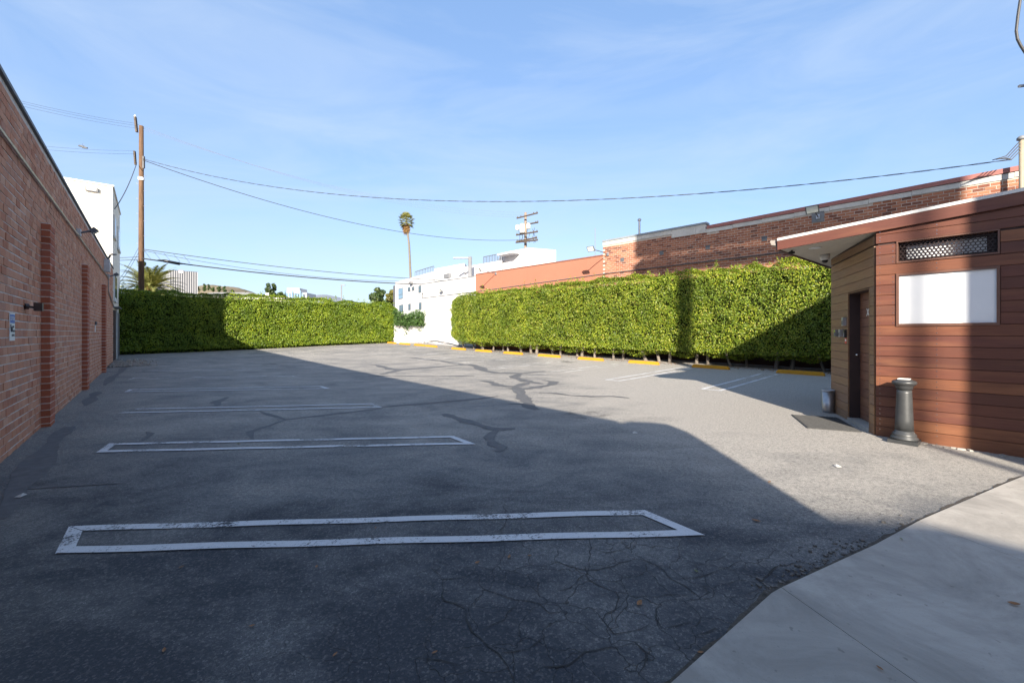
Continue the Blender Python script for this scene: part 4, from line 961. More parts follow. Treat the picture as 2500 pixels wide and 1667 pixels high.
# devices by the door
def device(x, y, w_, h_, dep, mat, name, label, cat):
    s_, z_ = DF.px(x, y, .02); t_ = thing(name, DF.at(s_, .02, z_), label, cat); mb = MB(); DF.box(mb, s_ - w_ / 2, s_ + w_ / 2, .0205, .02 + dep, z_ - h_ / 2, z_ + h_ / 2); b_ = mb.build('housing', mat, t_); mb = MB(); DF.box(mb, s_ - w_ * .36, s_ + w_ * .36, .02 + dep, .022 + dep, z_ - h_ * .4, z_ + h_ * .1); mb.build('face_plate', M_GREYD if mat is not M_BLACK else M_GREYM, t_); return t_, s_, z_
device(2064.6, 785, .085, .14, .05, M_METAL, 'intercom_panel', 'grey intercom panel highest beside the hut door', 'intercom')
device(2049.5, 813.5, .085, .125, .075, M_STEEL, 'key_box', 'silver key box farthest from the hut door', 'key box')
device(2057, 813, .075, .13, .05, M_METAL, 'bell_box', 'grey box between the silver key box and black keypad', 'box')
device(2065.8, 814.5, .07, .135, .035, M_BLACK, 'keypad', 'black keypad above the red sticker', 'keypad')
s_, z_ = DF.px(2065, 831, .02); t_ = thing('red_sticker', DF.at(s_, .02, z_), 'small red and white sticker beside the hut door', 'sticker')
mb = MB(); DF.box(mb, s_ - .04, s_ + .04, .0205, .023, z_ - .055, z_ + .055); mb.build('plate', M_RED, t_); mb = MB(); DF.box(mb, s_ - .03, s_ + .03, .023, .0238, z_ - .012, z_ + .022); mb.build('white_band', M_WHITEP, t_)

# ash column, waste bin, mat
bc = Vector((5.235, 5.74, 0)); bc.z = gz(bc.x, bc.y)
bo = thing('ash_column', bc, 'grey cast column ashtray standing against the hut wall', 'ashtray')
mb = MB(); ex = V3(WF.d, 0) * .30; ey = V3(WF.n, 0) * .30
mb.obox(bc - ex / 2 - ey / 2 + Vector((0, 0, -.03)), ex, ey, (0, 0, .075)); mb.build('plinth', M_BOLL, bo)
MB().lathe(bc, [(0.1406, .046), (0.1444, .06), (0.1406, .078), (0.1254, .088), (0.1254, .098), (0.1277, .112), (0.1178, .128), (0.1018, .145), (0.0973, .165)], 40).build('base_moulding', M_BOLL, bo, True)
MB().lathe(bc, [(0.0973, .166), (0.0927, .30), (0.0851, .50), (0.0790, .66), (0.0783, .70)], 40).build('shaft', M_BOLL, bo, True)
MB().lathe(bc, [(0.0745, .701), (0.0745, .712), (0.0851, .715), (0.0897, .745), (0.1026, .768), (0.1201, .778), (0.1292, .795), (0.1277, .812), (0.1140, .826), (0.0912, .830), (0.0897, .838), (0.0760, .842), (0.0020, .842)], 40).build('cap', M_BOLL, bo, True)
mb = MB(); ex = V3(WF.d, 0) * .12; ey = V3(WF.n, 0) * .12; c = bc + Vector((0, 0, .8425)); tr = c - ex / 2 - ey / 2
for (o_, a_, b_) in [(tr, ex, ey * .12), (tr + ey * .88, ex, ey * .12), (tr + ey * .12, ex * .12, ey * .76), (tr + ey * .12 + ex * .88, ex * .12, ey * .76)]: mb.obox(o_, a_, b_, (0, 0, .012))
ty = mb.build('tray', M_DRIP, bo); mb = MB(); mb.obox(tr + ex * .121 + ey * .121, ex * .758, ey * .758, (0, 0, .006)); mb.build('tray_well', M_BLACK, ty)
tcn = g(2023, 1006); tb = thing('waste_bin', tcn, 'short stainless steel waste bin beside the hut door', 'waste bin')
MB().lathe(tcn, [(.098, -.01), (.101, .02), (.103, .385)], 40).build('body', plain('bin_steel', (.34, .34, .35), .33, .9, var=.1, scale=20), tb, True)
MB().lathe(tcn, [(.106, .386), (.108, .395), (.106, .408), (.085, .412), (.08, .40), (.002, .40)], 40).build('lid', M_METAL, tb, True)
m0 = DF.at(.02, .14, 0); mt = MB(); pl = [DF.at(.12, .13, 0), DF.at(1.25, .13, 0), DF.at(1.25, .80, 0), DF.at(.12, .80, 0)]
mt.prism([p2(v_) for v_ in pl], [gz(v_.x, v_.y) - .01 for v_ in pl], [gz(v_.x, v_.y) + .014 for v_ in pl])
mm = thing('door_mat', (*pl[0].xy, 0), 'black ribbed rubber mat in front of the hut door', 'mat'); mt.build('mat_base', M_MAT, mm)
mb = MB()
for i in range(44):
    s_ = .14 + i * .025; c0, c1 = DF.at(s_, .15, 0), DF.at(s_, .78, 0); zz = (gz(c0.x, c0.y) + gz(c1.x, c1.y)) / 2 + .0135
    DF.box(mb, s_, s_ + .012, .15, .78, zz, zz + .006)
o = mb.build('ribs', M_MAT, mm); o['kind'] = 'stuff'
# crumbled concrete strip along the hut foot
mb = MB(); nsl = 40
for i in range(nsl):
    s_ = .15 + i * .07; wd = .10 + .05 * math.sin(i * 1.7) + random.uniform(-.03, .04)
    c = WF.at(s_, .10 + random.uniform(-.02, .05), 0); mb.box((c.x, c.y, gz(c.x, c.y) + random.uniform(-.012, .006)), (random.uniform(.03, .09), random.uniform(.03, .09), .025), random.uniform(0, 3))
o = mb.build('broken_kerb', M_CONC, origin=WF.at(1, .1, 0)); tag(o, 'crumbled pale concrete edge along the foot of the hut', 'rubble', kind='stuff')

# ------------------------------------------------------------------ fence and vine in the far corner
FC = Fr((-7.5, 36.0), (-1, -1), (1, -1))
fn = thing('board_fence', FC.at(1.3, 0, .6), 'short white board fence between far hedge and white wall', 'fence')
zt_ = 2.35
for i in range(15):
    a_ = .06 + i * .172; z0 = gz(*FC.at(a_, 0, 0)[:2]); mb = MB(); FC.box(mb, a_, a_ + .160, -.02, .0 + random.uniform(-.004, .006), z0 - .05, zt_ + random.uniform(-.02, .02)); mb.build('board', M_FENCE, fn)
for zr in (1.0, 2.1): mb = MB(); FC.box(mb, .02, 2.65, -.07, -.022, zr, zr + .09); mb.build('rail', M_FENCE, fn)
vn = thing('vine', FC.at(1.3, 0, zt_), 'green vine spilling over the white board fence', 'vine'); n = 5200
a = rng.uniform(-.15, 2.75, n); tt = rng.beta(1.3, 1.6, n); hang = np.where(rng.uniform(0, 1, n) < .12, rng.uniform(0, .9, n), 0) * (np.sin(a * 5) > .2)
z = zt_ - .28 + tt * (1.2 + .2 * np.sin(a * 3.0)) - hang; o_ = rng.normal(0, .22, n) * (1 - hang * .7) + .1
Pp = np.stack([FC.p.x + FC.d.x * a + FC.n.x * o_, FC.p.y + FC.d.y * a + FC.n.y * o_, z], 1)
v, q_ = leaf_quads(Pp, np.tile([[FC.n.x, FC.n.y, .8]], (n, 1)), .13, .08); o = np_mesh('leaves', v, q_, M_LEAFV, vn); o['kind'] = 'stuff'
# hoses and loose sticks at the white wall foot
mb = MB(); pts = [RW.at(.2 + i * .5, .15 + .08 * math.sin(i * 1.3), gz(*RW.at(.2 + i * .5, .2, 0)[:2]) + .06 + .18 * max(0, math.sin(i * .35))) for i in range(16)]
mb.tube(pts, .03, 6); tag(mb.build('hose', M_CABLE, origin=pts[0]), 'dark hose lying along the foot of the white wall', 'hose')
for k in range(3):
    p = RW.at(.3 + .5 * k, .5, 0); p.z = gz(p.x, p.y); mb = MB(); mb.tube([p, p + Vector((-.5 + .5 * k, .1, .42))], .018, 5); tag(mb.build('metal_rod', M_METAL, origin=p), ['left', 'middle', 'right'][k] + ' one of three metal rods leaning by the white wall foot', 'rod', 'rods by the white wall')

# ------------------------------------------------------------------ utility poles and wires
def pole(x, ytop, Y, r0, r1, name, label, mat): 
    p = at(x, CY, Y); zb_ = gz(p.x, p.y) if abs(p.x) < 40 and Y < 60 else 0.3; ztp = at(x, ytop, Y).z; o = thing(name, (p.x, p.y, zb_), label, 'utility pole')
    MB().tube([(p.x, p.y, zb_ - .3), (p.x, p.y, (zb_ + ztp) / 2), (p.x, p.y, ztp)], [r0, (r0 + r1) / 2, r1], 16).build('shaft', mat, o, True); return o, p, ztp
UP, up_p, up_z = pole(345, 308, 27.0, .165, .115, 'utility_pole', 'tall brown wooden utility pole behind the far hedge', M_POLE)
ux, uy = up_p.x, up_p.y
mb = MB(); mb.obox((ux - .22, uy - .19, up_z - .45), (.10, 0, 0), (0, .12, 0), (-.10, 0, .95)); mb.build('top_extension', M_ARM, UP)
mb = MB(); mb.obox((ux - .28, uy - .2, at(345, 405, 27).z), (.09, 0, 0), (0, .1, 0), (-.06, 0, .85)); mb.build('side_bracket', M_ARM, UP)
mb = MB(); mb.lathe((ux - .275, uy - .13, up_z + .5), [(.02, 0), (.06, .02), (.06, .05), (.03, .07), (.045, .09), (.01, .13)], 10); mb.build('insulator', M_DRIP, UP, True)
mb = MB(); mb.obox((ux + .14, uy - .1, at(345, 412, 27).z), (.1, 0, 0), (0, .1, 0), (0, 0, .75)); mb.build('rack', M_GREYD, UP)
zz = at(345, 437, 27).z; MB().lathe((ux, uy, zz), [(.162, -.09), (.162, .09)], 16).build('white_band', M_WHITEP, UP)
k = 0; zs = at(345, 430, 27).z
while zs > 5.6:
    sg_ = -1 if k % 2 else 1; mb = MB(); mb.tube([(ux + sg_ * .12, uy, zs), (ux + sg_ * .30, uy, zs), (ux + sg_ * .30, uy, zs + .04)], .011, 5); mb.build('climbing_step', M_METAL, UP); zs -= .47; k += 1
TP, tp_p, tp_z = pole(1283, 519, 46.0, .19, .13, 'utility_pole', 'pale utility pole with crossarms and transformers behind the salmon wall', M_POLEG)
tx, ty_ = tp_p.x, tp_p.y
def arm(x0, y0, x1, y1, nm='crossarm'):
    p0, p1 = at(x0, y0, 45.8), at(x1, y1, 44.6); mb = MB(); mb.tube([p0, p1], .085, 4); return mb.build(nm, M_ARM, TP), p0, p1
arms = [(1261.5, 533, 1313, 520), (1285, 548, 1314, 543), (1260, 574, 1313, 565.5), (1259, 592, 1313, 586), (1262, 590, 1311, 580)]
for a_ in arms:
    o, p0, p1 = arm(*a_)
    for t_ in (.04, .2, .8, .96):
        q_ = p0.lerp(p1, t_); MB().lathe(q_ + Vector((0, 0, .08)), [(.03, 0), (.06, .03), (.05, .09), (.02, .13)], 8).build('insulator', M_GREYD, TP)
for (x, y0, y1, r_) in [(1263, 550, 562, .18), (1275, 547, 569, .26), (1290, 546, 559, .2)]:
    p = at(x, y1, 45.3); zt2 = at(x, y0, 45.3).z; MB().lathe((p.x, p.y, p.z), [(r_ * .9, 0), (r_, .05), (r_, zt2 - p.z - .06), (r_ * .8, zt2 - p.z), (.03, zt2 - p.z + .05)], 14).build('transformer', M_DRIP, TP, True)
for k in range(9):
    p0 = at(1265 + 5 * k, 560 + random.uniform(-6, 10), 45.2); p1 = at(1268 + 5 * k, 588 + random.uniform(-4, 6), 45.2); m_ = p0.lerp(p1, .5) + Vector((random.uniform(-.5, .5), 0, -.3)); MB().tube([p0, m_, p1], .022, 5).build('jumper_wire', M_CABLE, TP)
def cable(name, p0, p1, sag, r_, mat, label, cat='cable', group=None, n=40, twist=0.0, clip_=None):
    p0, p1 = Vector(p0), Vector(p1); pts = []
    for i in range(n + 1):
        t_ = i / n; q_ = p0.lerp(p1, t_); q_.z -= sag * 4 * t_ * (1 - t_); pts.append(q_)
    mb = MB()
    if twist:
        for ph in (0, math.pi):
            d_ = (p1 - p0).normalized(); s_ = d_.cross(Vector((0, 0, 1))).normalized(); ln = (p1 - p0).length; m_ = int(ln / .25); pp = []
            for i in range(m_ + 1):
                t_ = i / m_; q_ = p0.lerp(p1, t_); q_.z -= sag * 4 * t_ * (1 - t_); th = t_ * ln / 1.4 * 2 * math.pi + ph; pp.append(q_ + s_ * math.cos(th) * twist + Vector((0, 0, math.sin(th) * twist)))
            mb.tube(pp, r_, 5)
    else: mb.tube(pts, r_, 5)
    o = mb.build(name, mat, origin=p0); return tag(o, label, cat, group)
# service mast at the right, fixed to the old brick wall
aM = RW.px(2490, 400)[0]; mp_ = RW.at(aM, .35, 0); ms = thing('service_mast', (mp_.x, mp_.y, 4.2), 'pale electrical service mast at the right picture edge above the hut', 'mast')
ztm = at(2490, 343, mp_.y).z
MB().tube([(mp_.x, mp_.y, 3.2), (mp_.x, mp_.y, ztm)], .055, 12).build('mast_pipe', plain('mast_paint', (.27, .23, .17), .6), ms, True)
MB().lathe((mp_.x, mp_.y, ztm), [(.06, 0), (.10, .02), (.10, .08), (.05, .13), (.01, .14)], 14).build('weatherhead', M_GREYM, ms, True)
for k in range(4):
    z0 = ztm - .02 - .1 * k; p0 = Vector((mp_.x - .06, mp_.y - .03, z0)); p1 = Vector((mp_.x - .75 + .1 * k, mp_.y + .1, at(2470, 388, mp_.y).z + .02 * k)); MB().tube([p0, p0.lerp(p1, .5) + Vector((0, 0, -.16)), p1], .014, 5).build('drop_wire', M_CABLE, ms)
MB().tube([(mp_.x, mp_.y, 5.4), RW.at(aM, .0, 5.4)], .03, 6).build('bracket', M_METAL, ms)
pole_at = lambda y: Vector((ux + .2, uy - .12, at(345, y, 27).z))
end = Vector((mp_.x - .25, mp_.y + .05, at(2478, 388, mp_.y).z))
cable('service_cable', pole_at(390), end, 1.9, .009, M_CABLE, 'long twisted black cable sagging across the whole sky', group='overhead cables', twist=.013, n=60)
cable('service_cable', pole_at(393), at(1268, 586, 45.4), 1.5, .022, M_CABLE, 'black cable from brown pole down to the transformer pole', group='overhead cables')
for k, (y0, x1, y1) in enumerate([(303, 1265, 530), (309, 1290, 525), (316, 1312, 519)]):
    p0 = Vector((ux - .35 + .15 * k, uy - .1, at(345, y0, 27).z)); cable('power_wire', p0, at(x1, y1, 45.2), 1.4, .008, M_WIRE, ['topmost', 'middle', 'lowest'][k] + ' thin power wire from brown pole top to the right', 'wire', 'overhead wires')
    q_ = at([20, 25, 32][k] - 400, [215, 222, 232][k] - 90, 16.0); cable('power_wire', p0, q_, .3, .007, M_WIRE, ['topmost', 'middle', 'lowest'][k] + ' thin power wire from brown pole top to the left', 'wire', 'overhead wires')
for k, y0 in enumerate((370, 376)):
    p0 = Vector((ux - .3, uy - .1 + .1 * k, at(330, y0, 27).z)); cable('power_wire', p0, at(-250, 308 + 10 * k, 17.0), .25, .006, M_WIRE, ['upper', 'lower'][k] + ' of two thin wires left of the brown pole with hanging shoes', 'wire', 'overhead wires')
sh = at(203, 359, 22.0); shs = thing('pair_of_shoes', sh, 'pair of shoes hanging from the wires at left', 'shoes')
for k in range(2): q_ = sh + Vector((-.09 + .18 * k, 0, .04 - .08 * k)); MB().tube([q_ + Vector((-.12, 0, .02)), q_, q_ + Vector((.13, 0, -.02))], [.045, .05, .035], 8).build('shoe', M_GREYD, shs, True)
MB().tube([sh + Vector((-.1, 0, .05)), sh + Vector((0, 0, .18)), sh + Vector((.1, 0, 0))], .008, 4).build('laces', M_WIRE, shs)
rp_ = WE.px(258, 490); cable('drop_cable', (ux - .15, uy - .15, at(335, 400, 27).z), LW.at(LW.px(280, 480)[0], 0, 7.2), .25, .02, M_CABLE, 'short black drop cable from brown pole to the cream building', group='overhead cables')
# communication cables along the far hedge
e1 = at(1040, 689, 40.0); e2 = at(1250, 715, 40.0)
cable('telephone_cable', (ux + .15, uy - .1, at(345, 609, 27).z), at(1320, 690, 38), .55, .022, M_CABLE, 'upper telephone cable crossing above the far hedge', group='overhead cables')
cable('telephone_cable', (ux + .15, uy - .1, at(345, 612, 27).z), at(1150, 681, 38), .85, .013, M_CABLE, 'thin telephone wire slung between two thicker cables', group='overhead cables')
cable('telephone_cable', (ux + .15, uy - .15, at(345, 632, 27).z), at(1120, 696, 38.5), .38, .04, M_CABLE, 'thick lower telephone cable carrying the black splice case', group='overhead cables')
for k, (y0, xl, yl) in enumerate([(628, 150, 622), (634, 150, 630), (606, 285, 690), (618, 285, 700)]):
    cable('telephone_cable', (ux - .1, uy - .1, at(345, y0, 27).z), at(xl, yl, 30 if k < 2 else 25), .12, .018 if k < 2 else .01, M_CABLE, ['upper level cable left of the brown pole', 'lower level cable left of the brown pole', 'upper slanting wire left of the brown pole', 'lower slanting wire left of the brown pole'][k], group='overhead cables', n=14)
s0_, s1_ = at(400, 636, 28), at(439, 643.5, 28.6); sp = thing('splice_case', s0_, 'black splice case hanging on the thick telephone cable', 'splice case')
MB().tube([s0_ + Vector((0, 0, -.02)), s1_ + Vector((0, 0, -.02))], .095, 12).build('case_body', M_BLACK, sp, True)
for q_, d_ in ((s0_, -1), (s1_, 1)): MB().tube([q_, q_ + Vector((d_ * .35, d_ * .05, -.02 * d_))], [.06, .03], 8).build('end_boot', M_BLACK, sp, True)
for k in range(5):
    p0 = at(352 + 24 * k, 612 + 3 * k, 27.4 + .3 * k); p1 = at(362 + 24 * k, 634 + 2 * k, 27.5 + .3 * k); m_ = p0.lerp(p1, .5) + Vector((.3, 0, -.25)); MB().tube([p0, m_, p1], .009, 4).build('tie_loop', M_CABLE, sp)
# looped cable in the upper right corner, hanging from a bracket arm outside the frame
pp = [at(2494, -60, 4.2), at(2491, 0, 4.2), at(2485, 40, 4.2), at(2481, 76, 4.2), at(2484, 96, 4.2), at(2492, 112, 4.2), at(2510, 140, 4.2), at(2570, 220, 4.3), at(2680, 300, 4.5)]
cb = MB(); cb.tube(pp, .011, 8); tag(cb.build('looped_cable', M_CABLE, origin=pp[0]), 'thick black cable loop in the top right corner of the sky', 'cable')
MB_ = MB(); MB_.tube([at(2489, 211, 6.0), at(2620, 190, 6.2)], .022, 8); tag(MB_.build('bracket_rod', M_METAL, origin=at(2489, 211, 6.0)), 'grey rod tip poking in at the right edge of sky', 'rod')

# ------------------------------------------------------------------ trees and palms beyond the hedges
def crown(mb_pts, root, mat, leaf, nm='crown'):
    P_, N_ = mb_pts; v, q_ = leaf_quads(P_, N_, leaf, leaf * .5, .8); o = np_mesh(nm, v, q_, mat, root); o['kind'] = 'stuff'; return o
def blobby(centres, radii, n):
    c = np.array(centres, float); r = np.array(radii, float); wgt = r[:, 0] * r[:, 2]; pk = rng.choice(len(c), n, p=wgt / wgt.sum()); d = rng.normal(0, 1, (n, 3)); d /= np.linalg.norm(d, axis=1, keepdims=True)
    k_ = rng.uniform(.45, 1.0, (n, 1)) ** .5; return c[pk] + d * r[pk] * k_, d + np.array([0, 0, .3])
def tree(name, x, ytop, ybase, Y, width_px, label, mat, n=2600, leaf=.3, lobes=9, group=None, columnar=False):
    b_ = at(x, CY, Y); top = at(x, ytop, Y).z; low = at(x, ybase, Y).z; wd = width_px * Y / F; z0 = -0.5
    root = thing(name, (b_.x, b_.y, z0), label, 'tree', group); hgt = top - low; cs_, rs = [], []
    for k in range(lobes):
        f_ = (k + .5) / lobes; ww = wd * .5 * (1 - abs(f_ - .42) * 1.15) if not columnar else wd * .5 * (1 - f_ * .6)
        cs_.append((b_.x + rng.normal(0, .35) * ww, b_.y + rng.normal(0, .35) * ww, low + hgt * f_ * .92)); rr = max(.18 * wd, ww * rng.uniform(.45, .8)); rs.append((rr, rr, rr * (1.0 if columnar else .75)))
    crown(blobby(cs_, rs, n), root, mat, leaf)
    mb = MB(); mb.tube([(b_.x, b_.y, z0), (b_.x + .1, b_.y, low), (b_.x, b_.y, low + hgt * .7)], [wd * .05, wd * .035, wd * .012], 8); tr_ = mb.build('trunk', M_BARK, root, True)
    for k in range(5):
        c = Vector(cs_[min(len(cs_) - 1, 1 + k)]); q0 = Vector((b_.x, b_.y, low + hgt * .12 * k)); MB().tube([q0, q0.lerp(c, .5) + Vector((0, 0, .1 * wd)), c], [wd * .02, wd * .014, wd * .006], 5).build('limb', M_BARK, tr_)
    return root
tree('leafy_tree', 924, 702, 748, 62, 46, 'leafy green tree behind the right end of the far hedge', M_LEAFT, 2600, .32, 9, 'trees beyond the hedge')
tree('leafy_tree', 955, 706, 748, 66, 34, 'yellowish tree beside the white apartment block', M_LEAFO, 2200, .32, 8, 'trees beyond the hedge')
tree('tall_tree', 655, 690, 735, 150, 26, 'tall grey-green tree left of its twin beyond the far hedge', M_LEAFT, 2200, .6, 9, 'trees beyond the hedge', True)
tree('tall_tree', 668, 690, 735, 152, 24, 'tall grey-green tree right of its twin beyond the far hedge', M_LEAFT, 2200, .6, 9, 'trees beyond the hedge', True)
tree('tall_tree', 684, 712, 735, 148, 24, 'lower grey-green tree before the glass block', M_LEAFT, 1500, .6, 7, 'trees beyond the hedge')
hl_l = ['broad dark tree leftmost on the dry hill', 'tall tree second on the dry hill', 'tall slender tree third on the dry hill', 'small bush-like tree mid dry hill', 'paired tree left on dry hill crest', 'paired tree right on dry hill crest', 'lone low bush at the right of dry hill']
for k, (x, y0, y1, wd) in enumerate([(479, 697, 712, 15), (499, 692, 710, 11), (508.5, 693, 708, 7), (520, 701, 711, 10), (535, 697, 712, 12), (548, 698, 713, 11), (566, 708, 714, 8)]):
    tree('hill_tree', x, y0, y1, 420, wd, hl_l[k], M_LEAFT, 500, 1.5, 6, 'trees on the dry hill')
# columnar dark tree behind the brown pole
tree('cypress_tree', 347, 632, 716, 44, 26, 'narrow dark cypress hidden behind the brown pole', M_LEAFT, 2600, .25, 9, None, True)
# date palm
def frond(mbl, p, az, el, ln, droop, nleaf, lw, ll):
    pts = []; d = Vector((math.cos(az) * math.cos(el), math.sin(az) * math.cos(el), math.sin(el))); q_ = Vector(p); seg = 10
    for i in range(seg + 1):
        pts.append(q_.copy()); q_ = q_ + d * ln / seg; d.z -= droop / seg * (0.5 + i / seg); d.normalize()
    mbl.tube(pts, [.035 * (1 - .85 * i / seg) for i in range(seg + 1)], 4)
    for i in range(nleaf):
        t_ = .12 + .87 * i / nleaf; k_ = t_ * seg; j = min(seg - 1, int(k_)); b_ = pts[j].lerp(pts[j + 1], k_ - j); dr = (pts[j + 1] - pts[j]).normalized(); s_ = dr.cross(Vector((0, 0, 1))).normalized(); l_ = ll * (math.sin(math.pi * min(1, .2 + t_ * .85)) + .15)
        for sg_ in (-1, 1):
            e_ = (dr * .75 + s_ * sg_ * .8 + Vector((0, 0, random.uniform(.05, .35)))).normalized(); tip = b_ + e_ * l_ + Vector((0, 0, -.12 * l_)); w_ = dr * lw
            mbl.add([b_ - w_, b_ + w_, tip + w_ * .15, tip - w_ * .15], [(0, 1, 2, 3)])
dp = at(366, 708, 34.0); pz = gz(dp.x, dp.y)
dpr = thing('date_palm', (dp.x, dp.y, pz), 'broad date palm with arching fronds behind the far hedge', 'palm'); MB().tube([(dp.x, dp.y, pz - .2), (dp.x, dp.y, dp.z - .3)], [.36, .33], 12).build('trunk', M_PALMT, dpr, True)
mbt = MB(); mbt.lathe((dp.x, dp.y, dp.z - .5), [(.33, 0), (.42, .25), (.30, .6), (.1, .9)], 10); mbt.build('trunk_crown', M_PALMD, dpr, True)
for k in range(72):
    az = k * 2.399 + random.uniform(-.2, .2); f_ = (k + .5) / 72; el = 1.15 - 1.45 * f_; mbl = MB(); frond(mbl, (dp.x, dp.y, dp.z + .15 - .3 * f_), az, el, random.uniform(2.3, 2.8), 1.1 + .7 * f_, 44, .034, .5); mbl.build('frond', M_PALM, dpr)
# fan palm
fpt = at(992, 538, 92.0); fb_ = at(1003, CY, 92.0); fpr = thing('fan_palm', (fb_.x, fb_.y, .3), 'very tall slim fan palm above the white apartment block', 'palm')
bt = at(1003, 690, 92); MB().tube([(fb_.x + .1, fb_.y, .2), (bt.x, bt.y, bt.z), at(999, 600, 92), (fpt.x, fpt.y, fpt.z - .3)], [.34, .25, .21, .19], 12).build('trunk', M_PALMT, fpr, True)
def fan(p, az, el, ln, mat, rad=.95):
    d = Vector((math.cos(az) * math.cos(el), math.sin(az) * math.cos(el), math.sin(el))); tip = Vector(p) + d * ln; mb = MB(); mb.tube([p, tip], .03, 4); s_ = d.cross(Vector((0, 0, 1))).normalized(); u_ = s_.cross(d).normalized()
    for i in range(15):
        th = -1.75 + 3.5 * i / 14; e_ = (d * math.cos(th) + s_ * math.sin(th)).normalized(); q_ = tip + e_ * rad * random.uniform(.8, 1.1) - Vector((0, 0, .25 * rad)) ; w_ = e_.cross(u_) * .06
        mb.add([tip - w_ * .3, tip + (q_ - tip) * .5 - w_, q_, tip + (q_ - tip) * .5 + w_], [(0, 1, 2, 3)])
    mb.build('frond', mat, fpr)
for k in range(44):
    f_ = (k + .5) / 44; fan((fpt.x, fpt.y, fpt.z + .2 - .7 * f_), k * 2.399, 1.3 - 1.9 * f_, random.uniform(.8, 1.3), M_PALM)
for k in range(26):
    f_ = k / 26; fan((fpt.x, fpt.y, fpt.z - .5 - 1.2 * f_), k * 2.399, -.9 - .45 * f_, random.uniform(.4, .8), M_PALMD, .9)

# ------------------------------------------------------------------ background buildings
ac = at(965, 690, 50.0); AF = Fr((ac.x, ac.y), (.705, -1), (-1, -.705)); apt = thing('apartment_block', (ac.x + 4, ac.y, .5), 'white modern apartment block with roof terraces behind the white wall', 'building')
def abox(a0, a1, o1, z0, z1, dep=9.0):
    q0, q1 = AF.at(a0, o1, 0), AF.at(a1, o1, 0); return MB().prism([(q0.x, q0.y), (q1.x, q1.y), (q1.x - .4, q1.y + dep), (q0.x - 1.2, q0.y + dep)], z0, z1)
AZ = 7.45; mb = MB(); aR = AF.px(1060, 650, 0)[0]; mb = abox(0, aR, 0, -.5, AZ); mb.build('wall', M_APT, apt)
def ablock(x0, x1, ytop, o1, o0=-12, zlow=AZ, nm='upper_storey'):
    a0, _ = AF.px(x0, 700, o1); a1_, _ = AF.px(x1, 700, o1); zt2 = AF.px((x0 + x1) / 2, ytop, o1)[1]; mb = abox(a0, a1_, o1, zlow + .003, zt2, 7.0); return mb.build(nm, M_APT, apt), a0, a1_, zt2
RA = Fr((-2.0, 36.0), (1, -1), (-1, -1))
for (x0, x1, z1, o1) in [(1060.5, 1134, 7.7, 0.0), (1134.5, 1226, 7.42, -.15), (1226.5, 1283, 8.12, -.5)]:
    q0, q1 = RA.at(RA.px(x0, 700, o1)[0], o1, 0), RA.at(RA.px(x1, 700, o1)[0], o1, 0); MB().prism([p2(q0), p2(q1), (q1.x + .3, q1.y + 6), (q0.x - .8, q0.y + 6)], .5, z1).build('upper_storey', M_APT, apt)
q0, q1 = at(1283.5, CY, 33.2), at(1357, CY, 33.6); MB().prism([p2(q0), p2(q1), (q1.x - .2, q1.y + 5), (q0.x, q0.y + 5)], .5, [8.08, 7.98, 7.98, 8.08]).build('upper_storey', M_APT, apt)
for (x, y, w_, h_) in [(1262, 648, .5, .6), (1240, 620, .9, .12)]:
    a_, z_ = RA.px(x, y, 0); mb = MB(); RA.box(mb, a_ - w_, a_ + w_, -.5, .35, z_ - h_ / 2, z_ + h_ / 2); mb.build('canopy', M_APT, apt)
for (x0, x1, AF_, z0) in [(1013, 1059, AF, AZ), (1180, 1226, RA, 7.42)]:
    a0, z_ = AF_.px(x0, 650, -.2); a1_, _ = AF_.px(x1, 650, -.2)
    rl = MB(); oo = -.2
    for i in range(13): s_ = a0 + (a1_ - a0) * i / 12; AF_.box(rl, s_ - .02, s_ + .02, oo - .03, oo, z0, z0 + .55)
    AF_.box(rl, a0, a1_, oo - .035, oo + .005, z0 + .55, z0 + .6); rl.build('railing', M_GREYD, apt)
for (x0, x1, y0, y1, m_) in [(973, 984, 705, 729, M_GLASSB), (996, 1002, 702, 711, M_GLASS), (1006, 1012, 701, 709, M_GLASS), (1022, 1028.5, 698, 714, M_GLASS), (997, 1003, 742, 757, M_GLASS), (1023, 1029.5, 739, 755, M_GLASS), (975, 985, 745, 762, M_GLASS)]:
    a0, zt2 = AF.px(x0, y0); a1_, zb2 = AF.px(x1, y1); mb = MB(); AF.box(mb, a0, a1_, -.05, .03, zb2, zt2); wn = mb.build('window', M_GREYD, apt)
    mb = MB(); mid = zb2 + (zt2 - zb2) * .4; AF.box(mb, a0 + .06, (a0 + a1_) / 2 - .02, .02, .04, mid + .03, zt2 - .06); AF.box(mb, (a0 + a1_) / 2 + .02, a1_ - .06, .02, .04, mid + .03, zt2 - .06); AF.box(mb, a0 + .06, a1_ - .06, .02, .04, zb2 + .06, mid - .03); mb.build('pane', m_, wn)
mb = MB(); AF.box(mb, -.55, -.01, -.5, .05, 2.0, AF.px(965, 697)[1]); mb.build('dark_fin', M_GREYD, apt)
for (x, y, w_) in [(1096, 676, .5), (1006, 691, .3)]:
    a_, z_ = AF.px(x, y, .02); mb = MB(); AF.box(mb, a_ - w_, a_ + w_, 0, .3, z_ - .12, z_ + .25 if x > 1050 else z_ + .1); mb.build('wall_unit', M_GREYM, apt)
def lamp_post(x, ytop, Y, label, r_=.10, armlen=-.9):
    p = at(x, CY, Y); zt2 = at(x, ytop, Y).z; o = thing('street_lamp', (p.x, p.y, -.4), label, 'street lamp'); MB().tube([(p.x, p.y, -.6), (p.x, p.y, zt2)], [r_ * 1.1, r_], 10).build('post', M_GREYM, o, True)
    mb = MB(); mb.box((p.x + armlen / 2, p.y, zt2 - .1), (abs(armlen), .18, .12)); mb.build('lamp_head', M_GREYM, o); return o
